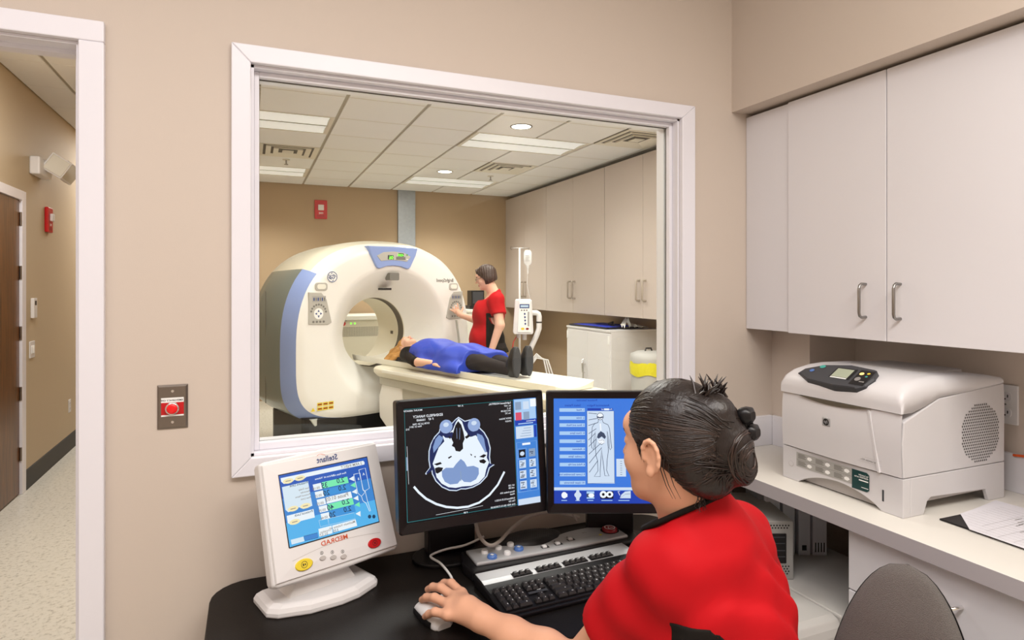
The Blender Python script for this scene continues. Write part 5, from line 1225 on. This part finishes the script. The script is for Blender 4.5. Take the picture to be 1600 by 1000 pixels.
def head_col(C, R, s, skin, lips='lips', brow='hair_black'):
    C = np.array(C)
    def f(P):
        q = (P-C)@R/s; x, y, z = np.abs(q[:, 0]), q[:, 1], q[:, 2]
        out = np.array([skin]*len(P), dtype=object)
        out[(x < .021) & (y > .086) & (z > -.078) & (z < -.056)] = lips
        ex, ez = (x-.031)/.012, (z-.003)/.0055
        eye = (ex**2+ez**2 < 1) & (y > .07); out[eye] = 'eye_white'; out[((x-.031)**2+(z-.003)**2 < .0055**2) & (y > .07) & eye] = 'eye_dark'
        out[(x > .014) & (x < .046) & (np.abs(z-.026+.25*(x-.03)**2*20) < .0035) & (y > .065)] = brow
        return out.tolist()
    return f
def fingers(sd, rows, k=.004):
    for pts, rs in rows: sd.chain(pts, rs, k)

# ---------------------------------------------------------------- the woman at the desk (world coordinates)
HF = (-.33, .944, -.06); HR = axes(HF); HC = np.array((.757, .992, 1.243)); HS = .98
TR = axes((-.353, .936, 0))                                  # torso: right, forward, up
LS, RS = np.array((.722, .955, 1.022)), np.array((.970, 1.05, 1.005)); LE, RE = np.array((.630, 1.145, .752)), np.array((1.040, 1.06, .775))
LW, RW = np.array((.487, 1.347, .785)), np.array((.975, 1.33, .775)); C7 = np.array((.828, .975, 1.085)); PV = np.array((.86, .875, .57))
hd_ = SDF((.55, .80, .98), (.98, 1.22, 1.42), .0032)
head(hd_, HC, HR, HS)
hd_.cone(HC+HR@np.array((0, -.022, -.05)), C7+np.array((-.012, .006, -.01)), .050, .057, .025)
hd_.cone(HC+HR@np.array((0, .0, -.085)), C7+np.array((-.025, .04, -.06)), .036, .045, .03)
arm = SDF((.33, .90, .70), (.80, 1.62, 1.12), .0032)
arm.chain([LS, LS*.45+LE*.55, LE, LE*.7+LW*.3, LE*.35+LW*.65, LW], [.052, .045, .040, .041, .033, .0265], .02)
# back of the hand and five digits resting over the mouse
MC = dict(p=(.423, 1.392, .783), r=(.437, 1.420, .790), m=(.456, 1.444, .793), i=(.480, 1.460, .791))
arm.chain([LW, (.468, 1.385, .790), (.455, 1.420, .787)], [.027, .027, .022], .02)
for q in MC.values(): arm.cone((.478, 1.365, .786), q, .020, .0125, .015)
for a, b in (('p', 'r'), ('r', 'm'), ('m', 'i')): arm.cone(MC[a], MC[b], .0115, .0115, .008)
fingers(arm, [([MC['p'], (.400, 1.418, .782), (.391, 1.440, .768), (.386, 1.458, .754)], [.0112, .0098, .0088, .0076]),
              ([MC['r'], (.411, 1.462, .793), (.399, 1.492, .782), (.393, 1.514, .767)], [.0118, .0105, .0095, .0082]),
              ([MC['m'], (.436, 1.492, .799), (.424, 1.524, .789), (.417, 1.546, .774)], [.0120, .0108, .0096, .0084]),
              ([MC['i'], (.468, 1.508, .797), (.458, 1.538, .786), (.452, 1.560, .771)], [.0118, .0106, .0095, .0083]),
              ([(.492, 1.385, .780), (.502, 1.425, .770), (.488, 1.462, .756), (.474, 1.486, .750)], [.018, .0145, .0118, .0100])], .005)
low = SDF((.50, .65, .0), (1.25, 1.62, 1.12), .011)
low.ell(PV, (.17, .14, .13), TR, .04); low.cone(PV+np.array((0, .03, 0)), C7+np.array((-.01, .03, -.17)), .10, .085, .05)
for s, kx in ((-1, (.72, 1.28, .50)), (1, (.98, 1.34, .50))):
    h_ = PV+TR@np.array((s*.09, .05, -.02)); ft = np.array((kx[0]+.02, kx[1]+.02, .07))
    low.chain([h_, kx, ft], [.085, .062, .045], .03); low.cone(ft, ft+np.array((-.03, .14, -.025)), .04, .032, .02)
low.chain([RS, RE, RW], [.045, .038, .027], .02)
for k_ in range(4): low.cone(RW, RW+np.array((-.06+.025*k_, .10, -.005)), .022, .012, .01)
def low_col(P): return ['trousers' if (z < .66 and y < 1.6 and not (z > .68)) else 'skin' for x, y, z in P]
wo = skin_obj('person', [(hd_, head_col(HC, HR, HS, 'skin')), (arm, 'skin'), (low, low_col)], origin=(.86, .875, 0), smooth=2)
tag(wo, 'woman in a red scrub top seated at the desk, dark hair pinned up', 'person')
OW = (.86, .875, 0)
# scrub top
sh = SDF((.50, .68, .55), (1.22, 1.26, 1.24), .0052)
ch_ = np.array((.852, .972, .90))
sh.ell(ch_, (.172, .118, .19), TR, .05); sh.ell((.858, .915, .72), (.165, .125, .17), TR, .06); sh.ell(PV+np.array((0, 0, .05)), (.185, .15, .10), TR, .05)
sh.cone(LS, RS, .060, .064, .05); sh.cone(C7+np.array((0, 0, -.03)), LS, .060, .060, .05); sh.cone(C7+np.array((0, 0, -.03)), RS, .060, .060, .05)
sh.cone(C7+np.array((-.012, .012, -.02)), ch_, .072, .12, .05); sh.cone((.797, .975, 1.145), (.815, .965, 1.06), .060, .085, .03)
sh.chain([LS, LS*.62+LE*.38, LS*.40+LE*.60], [.062, .063, .064], .035); sh.chain([RS, RS*.6+RE*.4, RS*.35+RE*.65], [.062, .066, .068], .035)
la = (LE-LS)/np.linalg.norm(LE-LS); ra = (RE-RS)/np.linalg.norm(RE-RS)
def folds(P):
    x, y, z = P[..., 0], P[..., 1], P[..., 2]
    tl = (P-LS)@la; d = np.linalg.norm(P-LS-np.clip(tl, 0, .3)[..., None]*la, axis=-1)
    near = np.clip((.12-d)/.06, 0, 1)
    return np.clip((1.075-z)/.07, 0, 1)*(.005*np.sin(38*z+22*x+9*np.sin(14*y))+.002*np.sin(55*x-30*z+20*y))*(1-near)+near*.004*np.sin(80*tl+12*x+8*z)+np.clip((1.075-z)/.07, 0, 1)*.004*np.sin(17*z+31*y-20*x)
sh.wob(folds)
# hems: neck opening, sleeves, waist
g_ = sh._all(); nc = np.array((.792, .984, 1.122)); nn = np.array((-.20, .50, .85)); nn /= np.linalg.norm(nn)
pl_ = (g_-nc)@nn; rad = np.linalg.norm((g_-nc)-pl_[..., None]*nn, axis=-1)
sh.d = np.maximum(sh.d, np.where(rad < .16, pl_+.004, -1).astype(np.float32))
for S_, a_, e_ in ((LS, la, .60), (RS, ra, .66)):
    le = np.linalg.norm((LE-LS) if S_ is LS else (RE-RS))*e_; tt = (g_-S_)@a_; dd = np.linalg.norm(g_-S_-tt[..., None]*a_, axis=-1)
    sh.d = np.maximum(sh.d, np.where((dd < .115) & (tt > .1), tt-le, -1).astype(np.float32))
sh.clip((0, 0, .56), (0, 0, -1))
so = skin_obj('scrub_top', [(sh, 'scrub_red')], wo, OW, 2)
q_ = (g_-ch_)@TR; tl_ = (g_-LS)@la; dl_ = np.linalg.norm(g_-LS-np.clip(tl_, 0, .4)[..., None]*la, axis=-1)
def panel_of(sd, cond, off=.0016):
    p = SDF(sd.lo, sd.lo+(sd.n-1)*sd.h, sd.h); p.d = np.maximum(sd.d-off, cond).astype(np.float32)[:p.n[0], :p.n[1], :p.n[2]]; p.d = np.maximum(p.d, -(sd.d+.012)); return p
cnd = np.maximum.reduce([(q_[..., 0]+.147-1.3*(.953-g_[..., 2])+3*np.maximum(0, .90-g_[..., 2]))*.6, g_[..., 2]-.953, .072-dl_, q_[..., 1]-.0])
plab(skin_obj('side_panel', [(panel_of(sh, cnd, .0028), 'scrub_black')], wo, OW, 3), 'black side panel')
# black neck binding along the neck opening: found on the top's own surface
ring = []
vv = np.array([v.co for v in so.data.vertices])+np.array(OW)
e1 = np.cross(nn, (0, 0, 1)); e1 /= np.linalg.norm(e1); e2 = np.cross(nn, e1)
rel = vv-nc; sel = np.abs(rel@nn+.004) < .005; rv = rel[sel]; an = np.arctan2(rv@e2, rv@e1); rr = np.hypot(rv@e2, rv@e1)
for k in range(40):
    q = -PI+2*PI*(k+.5)/40; m_ = np.abs(an-q) < .16
    r_ = rr[m_].max() if m_.any() else .07
    ring.append(r_)
ring = [np.mean([ring[(k+j) % 40] for j in (-2, -1, 0, 1, 2)]) for k in range(40)]
MB().tube([nc-np.array(OW)+nn*-.005+(e1*math.cos(-PI+2*PI*(k+.5)/40)+e2*math.sin(-PI+2*PI*(k+.5)/40))*ring[k] for k in range(40)], .0055, 'scrub_black', 8, closed=True).build('neck_binding', wo)
# hair: cap swept back into a bun, strands, loose ends, claw clip
HL = lambda x, y, z: HC+HR@(np.array((x, y, z))*HS)
hr = SDF((.58, .78, 1.08), (.98, 1.16, 1.46), .0034)
hr.ell(HL(0, -.014, .036), np.array((.083, .100, .094))*HS, HR, .01); hr.ell(HL(0, -.060, -.01), np.array((.070, .062, .075))*HS, HR, .02)
def hairline(P):
    q = (P-HC)@HR/HS; y, z = q[..., 1], q[..., 2]
    p1 = ((y-.086)*.085-(z-.058)*.066)/.108           # > 0 in front of the hairline
    p1 = (y-.020)*.72-(z+.012)*.69-.0
    p2 = -(z+.072)-.35*(y+.07)
    return np.maximum(p1, p2).astype(np.float32)
hr.d = np.maximum(hr.d, hairline(hr._all()))
for sx in (-1, 1): hr.ell(HL(sx*.088, -.004, -.020), np.array((.028, .023, .038))*HS, HR, .006, sub=True)
hr.ell(HL(.010, -.118, -.004), np.array((.044, .036, .048))*HS, HR, .012); hr.ell(HL(.022, -.128, -.030), np.array((.034, .028, .034))*HS, HR, .012)
hr.cone(HL(0, -.095, .065), HL(.006, -.118, .02), .040, .036, .02); hr.ell(HL(0, -.085, -.055), np.array((.052, .034, .036))*HS, HR, .02)
ho_ = skin_obj('hair', [(hr, 'hair_black')], wo, OW, 1)
mat('hair_strand', '#251915', .36); mat('hair_shine', '#35251e', .38)
def to_surf(p, lift, hr=hr):
    p = np.array(p, float)
    for _ in range(3):
        i = np.clip(((p-hr.lo)/hr.h).astype(int), 1, hr.n-3); fr = np.clip((p-hr.lo)/hr.h-i, 0, 1); B = hr.d[i[0]:i[0]+2, i[1]:i[1]+2, i[2]:i[2]+2]
        w = [np.array((1-f_, f_)) for f_ in fr]; d = np.einsum('ijk,i,j,k', B, *w)
        g = np.array([np.einsum('jk,j,k', B[1]-B[0], w[1], w[2]), np.einsum('ik,i,k', B[:, 1]-B[:, 0], w[0], w[2]), np.einsum('ij,i,j', B[:, :, 1]-B[:, :, 0], w[0], w[1])])/hr.h
        n2 = float(g@g)
        if n2 < .05 or abs(d) > .05: return p
        p = p-(d-lift)*g/n2
    return p
random.seed(11); sm_ = MB(); tgt = np.array((.004, -.112, .030))
def on_cap(p, lift):
    c = np.array((0, -.014, .036)); r = np.array((.083, .100, .094))+lift; d = p-c; return c+d/np.linalg.norm(d/r)
for i in range(420):
    side = random.choice((-1, 1)); u = random.random()
    st = np.array((side*random.uniform(.0, .083), .092-.09*u, .085-.10*u)) if i % 3 else np.array((side*.08, random.uniform(-.05, .02), random.uniform(-.03, .04)))
    if i % 7 == 0: st = np.array((side*random.uniform(.0, .06), -.06, -.085))
    st = on_cap(st, .0005)
    q0 = st
    f0 = (q0[1]-.020)*.72-(q0[2]+.012)*.69
    if f0 > .0: q0 = on_cap(q0-np.array((0, .72, -.69))*f0*1.05, .0005)
    e_ = tgt+np.array((q0[0]*.30+random.uniform(-.008, .008), random.uniform(-.004, .008), (q0[2]-.03)*.32+random.uniform(-.008, .008)))
    pts = []
    wv = random.uniform(-.003, .003); ph = random.uniform(0, 6)
    for k in range(11):
        s = k/10; p = q0*(1-s)+e_*s; pc = on_cap(p, random.uniform(-.0002, .0012)+.0008); 
        p = pc if s < .8 else pc*(1-(s-.8)*5)+e_*((s-.8)*5)
        p = p+np.array((0, 0, wv*math.sin(PI*s)))
        x_, y_, z_ = p
        if abs(x_) > .055 and abs(y_+.004) < .024 and abs(z_+.02) < .036: p = p+np.array((0, 0, .03))
        pts.append(to_surf(HL(*p), .0004)-np.array(OW))
    if max(np.linalg.norm(pts[k]-pts[k+1]) for k in range(10)) > .06: continue
    rr_ = random.uniform(.0010, .0019); sm_.tube(pts, .0016, random.choice(('hair_black', 'hair_black', 'hair_strand', 'hair_strand', 'hair_shine')), 5, radii=[.0004]+[rr_]*9+[.0006])
for i in range(60):                                        # bun coils
    a0 = random.uniform(0, 2*PI); r = random.uniform(.012, .040); pts = []
    for k in range(9):
        q = a0+k*.32; pts.append(HL(.014+1.15*r*math.cos(q)*1.05, -.130-.026*math.sin(PI*k/8)*(1-r/.06)-.006, -.012+1.25*r*math.sin(q)))
    ps = [to_surf(p, .0006) for p in pts]
    if max(np.linalg.norm(a-b) for a, b in zip(ps, pts)) > .03 or max(np.linalg.norm(ps[k]-ps[k+1]) for k in range(8)) > .02: continue
    pts = [p-np.array(OW) for p in ps]
    sm_.tube(pts, .0016, random.choice(('hair_black', 'hair_strand', 'hair_shine')), 5, radii=[.0008]+[.0022]*7+[.0008])
for i in range(34):                                        # spiky ends above the clip
    b0 = HL(random.uniform(-.025, .045), -.082+random.uniform(-.015, .015), .104)-np.array(OW); d = HR@np.array((random.uniform(-.45, .9), random.uniform(-.6, .25), random.uniform(.35, 1))); d /= np.linalg.norm(d); l = random.uniform(.016, .044)
    sm_.tube([b0-d*.015, b0+d*l*.5, b0+d*l+HR@np.array((random.uniform(-.008, .008), 0, -.004))], .002, random.choice(('hair_black', 'hair_strand')), 5, radii=[.0042, .0026, .0004])
for k in range(34):                                        # soft sideburn in front of the ear
    y_ = .012+.0009*k; l_ = random.uniform(.4, 1)*(1-abs(k-12)/30)
    sm_.tube([to_surf(HL(*q), .0016, hd_)-np.array(OW) for q in ((-.0765, y_+.004, .016), (-.0755-.0004*(k % 3), y_+.002, .016-.03*l_), (-.0735, y_-.001, .016-.058*l_))], .001, 'hair_black', 4, radii=[.0014, .0010, .0003])
for x_, y_ in ((-.080, -.028), (-.078, -.033), (-.072, -.04)):   # wisps behind the ear
    sm_.tube([HL(x_+.004, y_, .01)-np.array(OW), HL(x_-.002, y_+.002, -.03)-np.array(OW), HL(x_+.004, y_-.004, -.06)-np.array(OW), HL(x_+.012, y_-.012, -.085)-np.array(OW)], .001, 'hair_black', 5, radii=[.0012, .001, .0007, .0003])
for i in range(22):                                        # fine hairs on the nape
    b0 = np.array((random.uniform(-.05, .05), -.075, -.075)); pts = [HL(*(b0+np.array((.010*math.sin(k*1.3+i), .003*k*random.uniform(-.5, 1), -.012*k))))-np.array(OW) for k in range(4)]
    sm_.tube(pts, .0006, 'hair_black', 4, radii=[.0012, .0009, .0006, .0003])
sm_.build('hair_strands', ho_, recalc=False)['kind'] = 'stuff'
cl = MB(); cb = HL(.036, -.122, .050)-np.array(OW)
for j, (dx, dz) in enumerate(((-.004, .010), (.006, -.012))):
    cl.loft([[Vector(cb+HR@np.array((dx*1.5+x*s*1.35, -.016-.016*q, dz*1.5+z*s*1.35))) for x, z in rrect(.028, .022, .008, 3)] for s, q in ((.7, -.5), (1, 0), (.95, .7), (.5, 1.1))], 'plastic_black')
for k in range(6): cl.tube([cb+HR@np.array((-.012+.006*k, -.018, .0)), cb+HR@np.array((-.016+.007*k, -.022, -.022)), cb+HR@np.array((-.012+.006*k, -.006, -.042))], .0022, 'plastic_black', 5)
plab(cl.build('hair_clip', wo), 'black plastic claw clip')
# ---------------------------------------------------------------- the standing technologist: local x forward, y her left, z up
t0 = (2.211, 5.797, 0); ang = math.atan2(.388, -.9217)
NH = axes((.955, 0, -.30)); NC = np.array((.052, -.01, 1.640)); 
nb = SDF((-.32, -.52, 0), (.50, .40, 1.80), .0075)
head(nb, NC, NH, .95, .016)
nb.cone((.02, 0, 1.58), (-.035, 0, 1.46), .056, .062, .03)
nb.ell((0, 0, 1.2), (.13, .16, .25), None, .05); nb.ell((0, 0, .92), (.16, .18, .15), None, .05)
nls, nle, nlw = (-.06, .180, 1.415), (-.095, .255, 1.175), (-.015, .270, .935); nrs, nre, nrw = (-.02, -.180, 1.405), (.135, -.29, 1.185), (.315, -.375, 1.235)
nb.chain([nls, nle, nlw], [.052, .045, .030], .02); nb.chain([nrs, nre, nrw], [.052, .044, .029], .02)
for s in (-1, 1): nb.chain([(0, s*.095, .88), (.0, s*.10, .48), (-.02, s*.10, .07)], [.10, .075, .055], .03); nb.cone((-.02, s*.10, .055), (.15, s*.11, .035), .05, .035, .02)
nb.chain([nlw, (.0, .27, .895), (.008, .268, .87)], [.030, .033, .028], .01)
for k in range(4): nb.chain([(-.018+.017*k, .272, .862), (-.020+.018*k, .270, .825), (-.012+.016*k, .264, .800-.006*abs(k-1.5))], [.0105, .0095, .008], .005)
nb.chain([(.022, .258, .895), (.045, .25, .865), (.050, .245, .84)], [.013, .011, .009], .006)
nb.chain([nrw, (.345, -.385, 1.255), (.365, -.392, 1.275)], [.029, .032, .026], .01)
for k in range(4): nb.chain([(.352+.012*k, -.405+.0*k, 1.285-.008*k), (.366+.020*k, -.415, 1.325-.012*k), (.372+.026*k, -.420, 1.365-.022*k)], [.0105, .0095, .008], .005)
nb.chain([(.335, -.385, 1.275), (.315, -.405, 1.30), (.312, -.412, 1.325)], [.013, .011, .009], .006)
hc_ = head_col(NC, NH, .95, 'skin_pale', brow='hair_brown')
def ncol(P):
    out = np.array(hc_(P), dtype=object); z = P[:, 2]; arms = (np.abs(P[:, 1]) > .215) & (z > .76)
    out[(z < 1.0) & ~arms] = 'trousers'; out[z < .075] = 'shoe_black'; return out.tolist()
no = skin_obj('person', [(nb, ncol)], None, (0, 0, 0), 1); no.location = t0; no.rotation_euler = (0, 0, ang)
tag(no, 'standing woman in a red scrub top touching the gantry control panel', 'person')
ns = SDF((-.32, -.36, .82), (.30, .36, 1.52), .0075)
ns.ell((.025, 0, 1.26), (.160, .185, .20), None, .05); ns.ell((.045, 0, 1.03), (.175, .19, .18), None, .06); ns.ell((.005, 0, .88), (.185, .20, .12), None, .05)
ns.cone(nls, nrs, .070, .070, .05); ns.cone((-.03, 0, 1.49), (.02, 0, 1.25), .070, .13, .05)
ns.chain([nls, np.array(nls)*.4+np.array(nle)*.6], [.078, .074], .03); ns.chain([nrs, np.array(nrs)*.4+np.array(nre)*.6], [.076, .072], .03)
ns.wob(lambda P: .004*np.sin(26*P[..., 2]+18*P[..., 0])+.003*np.sin(45*P[..., 0]-20*P[..., 2]))
g_ = ns._all(); ns.d = np.maximum(ns.d, np.where(np.hypot(g_[..., 0]-.0, g_[..., 1]) < .12, (g_[..., 2]-1.475)+.75*(g_[..., 0]+.02), -1).astype(np.float32))
for S_, E_ in ((nls, nle), (nrs, nre)):
    a_ = np.array(E_)-np.array(S_); le = np.linalg.norm(a_); a_ /= le; tt = (g_-np.array(S_))@a_; dd = np.linalg.norm(g_-np.array(S_)-tt[..., None]*a_, axis=-1)
    ns.d = np.maximum(ns.d, np.where((dd < .11) & (tt > .08), tt-le*.58, -1).astype(np.float32))
ns.clip((0, 0, .895), (0, 0, -1))
skin_obj('scrub_top', [(ns, 'scrub_red')], no, (0, 0, 0), 1)
a_ = np.array(nle)-np.array(nls); le = np.linalg.norm(a_); a_ /= le; tl_ = (g_-np.array(nls))@a_; dl_ = np.linalg.norm(g_-np.array(nls)-np.clip(tl_, 0, .25)[..., None]*a_, axis=-1)
cnd = np.maximum.reduce([np.minimum(np.abs(g_[..., 0]+.02)-.062, np.maximum(g_[..., 0]+.02, g_[..., 2]-1.17)), np.minimum(.10-np.abs(g_[..., 1]), g_[..., 0]+.10), g_[..., 2]-1.29, .081-dl_])
plab(skin_obj('side_panel', [(panel_of(ns, cnd, .003), 'scrub_black')], no, (0, 0, 0), 1), 'black side panel')
nh = SDF((-.13, -.15, 1.45), (.20, .13, 1.82), .005)
NL = lambda x, y, z: NC+NH@(np.array((x, y, z))*.95)
nh.ell(NL(0, -.018, .036), np.array((.094, .108, .098))*.95, NH, .01); nh.ell(NL(0, -.022, -.02), np.array((.100, .100, .085))*.95, NH, .02); nh.cone(NL(-.02, .075, .085), NL(.04, .085, .06), .022, .016, .02)
q_ = (nh._all()-NC)@NH/.95; nh.d = np.maximum(nh.d, np.maximum(np.maximum((q_[..., 1]-.022)*.86-np.clip(q_[..., 2]+.02, 0, .2)*.66, q_[..., 1]-.082), -(q_[..., 2]+.082)-.2*(q_[..., 1])).astype(np.float32))
nh.wob(lambda P: .0018*np.sin(300*((P-NC)@NH)[..., 1]+60*P[..., 2]))
skin_obj('hair', [(nh, 'hair_brown')], no, (0, 0, 0), 1)
gl = MB()
for s in (-1, 1): gl.tube([NL(s*.031+.019*math.cos(2*PI*k/16), .106-.10*(.019*math.cos(2*PI*k/16)*s), .0+.014*math.sin(2*PI*k/16)) for k in range(16)], .0016, 'plastic_black', 5, closed=True); gl.tube([NL(s*.050, .100, .004), NL(s*.080, .05, .006), NL(s*.084, -.01, .0)], .0016, 'plastic_black', 5)
gl.tube([NL(-.012, .108, .003), NL(0, .112, .006), NL(.012, .108, .003)], .0015, 'plastic_black', 5); gl.build('glasses', no)
# ---------------------------------------------------------------- the patient on the table: local x across, y towards the gantry, z up
def pb(a, b, z): return np.array((a, -b, z))
PH = np.array([(-1, 0, 0), (0, -.10, .995), (0, .995, .10)]).T; PC = pb(0, .60, .965)
pt = SDF((-.36, -2.34, .80), (.36, -.30, 1.14), .007)
head(pt, PC, PH, .93, .016)
pt.cone(pb(0, .66, .935), pb(0, .78, .925), .052, .055, .03); pt.cone(pb(-.16, .84, .925), pb(.16, .84, .925), .07, .07, .05)
pt.ell(pb(0, 1.02, .935), (.165, .24, .10), None, .05); pt.ell(pb(0, 1.36, .925), (.165, .18, .095), None, .05)
for s in (-1, 1):
    pt.chain([pb(s*.09, 1.42, .92), pb(s*.085, 1.78, .925), pb(s*.065, 2.12, .895)], [.085, .062, .045], .03)
    pt.chain([pb(s*.20, .86, .915), pb(s*.255, 1.10, .885), pb(s*.235, 1.32, .890)], [.050, .040, .028], .02); pt.ell(pb(s*.23, 1.38, .885), (.035, .055, .018), None, .01)
    for k in range(4): pt.cone(pb(s*.23-.024+.016*k, 1.40, .882), pb(s*.225-.026+.017*k, 1.475-.008*abs(k-1.5), .872), .0095, .008, .006)
hcp = head_col(PC, PH, .93, 'skin_pale', brow='hair_blond')
def pcol(P):
    out = np.array(hcp(P), dtype=object); b = -P[:, 1]; arms = np.abs(P[:, 0]) > .195
    out[(b > .755) & ~(arms & (b > 1.13))] = 'scrub_black'; out[(b > 1.46) & ~(np.abs(P[:, 0]) > .205)] = 'trousers'; return out.tolist()
po = skin_obj('person', [(pt, pcol)], None, (0, 0, 0), 1); po.location = (GO[0], GO[1], 0); po.rotation_euler = (0, 0, GA)
tag(po, 'fair haired woman lying on the scanner table under a blue lead apron', 'person')
for s in (-1, 1):                                          # shoes, toes up
    mb = MB(); x = s*.068
    mb.loft([[(x+w*math.cos(2*PI*k/20)*(1+.0*s), -(2.12+bo+d*math.sin(2*PI*k/20)), z) for k in range(20)] for w, d, bo, z in ((.020, .03, .02, .845), (.034, .05, .015, .865), (.040, .06, .01, .90), (.043, .055, .015, .95), (.043, .040, .035, 1.01), (.036, .030, .045, 1.055), (.02, .015, .05, 1.08))], 'shoe_black'); so_ = mb.build('shoe', po)
    mb = MB(); mb.loft([[(x+w*math.cos(2*PI*k/20), -(2.175+dd), z0+hh*math.sin(2*PI*k/20)) for k in range(20)] for w, hh, dd, z0 in ((.036, .110, .0, .962), (.041, .120, .008, .962), (.041, .120, .018, .962), (.036, .114, .022, .962))], 'shoe_sole'); mb.build('sole', so_)
ap = SDF((-.42, -1.90, .80), (.42, -.64, 1.16), .0085)
ap.ell(pb(0, 1.06, .93), (.215, .34, .145), None, .05); ap.ell(pb(0, 1.42, .915), (.225, .32, .135), None, .06); ap.chain([pb(-.08, 1.45, .92), pb(-.08, 1.80, .93)], [.12, .09], .05); ap.chain([pb(.08, 1.45, .92), pb(.08, 1.80, .93)], [.12, .09], .05)
ap.cone(pb(-.20, 1.12, .86), pb(-.22, 1.68, .85), .06, .055, .05); ap.cone(pb(.20, 1.12, .86), pb(.22, 1.68, .85), .06, .055, .05)
ap.wob(lambda P: .006*np.sin(24*P[..., 1]+30*P[..., 0])*np.clip((1.06-P[..., 2])*8, 0.25, 1)+.004*np.sin(40*P[..., 0]-13*P[..., 1]))
g_ = ap._all(); ap.d = np.maximum(ap.d, np.maximum((.84+.35*np.abs(g_[..., 0])-.0)+g_[..., 1], -1.77-.10*np.sin(9*g_[..., 0])-g_[..., 1]).astype(np.float32)); ap.clip((0, 0, .838), (0, 0, -1))
plab(skin_obj('lead_apron', [(ap, 'apron_blue')], po, (0, 0, 0), 1), 'blue lead apron')
ph = SDF((-.24, -.70, .80), (.16, -.34, 1.14), .005)
PL = lambda x, y, z: PC+PH@(np.array((x, y, z))*.93)
ph.ell(PL(0, -.016, .034), np.array((.084, .100, .094))*.93, PH, .01)
q_ = (ph._all()-PC)@PH/.93; ph.d = np.maximum(ph.d, ((q_[..., 1]-.055)*.75-(q_[..., 2]-.045)*.66).astype(np.float32))
for k in range(9):
    q = -1+2*k/8; ph.chain([PL(q*.07, -.03-.02*(1-q*q), .085), pb(-q*.085, .45+.01*k % .03, .915), pb(-q*.10-.03, .44, .862)], [.026, .022, .012], .015)
ph.chain([pb(-.08, .56, .93), pb(-.12, .52, .88), pb(-.17, .50, .845), pb(-.20, .52, .835)], [.03, .028, .022, .01], .015)
ph.chain([pb(-.07, .60, .90), pb(-.13, .57, .87), pb(-.18, .56, .84)], [.03, .025, .01], .015)
ph.wob(lambda P: .0028*np.sin(170*P[..., 0]+120*P[..., 1]))
skin_obj('hair', [(ph, 'hair_blond')], po, (0, 0, 0), 1)
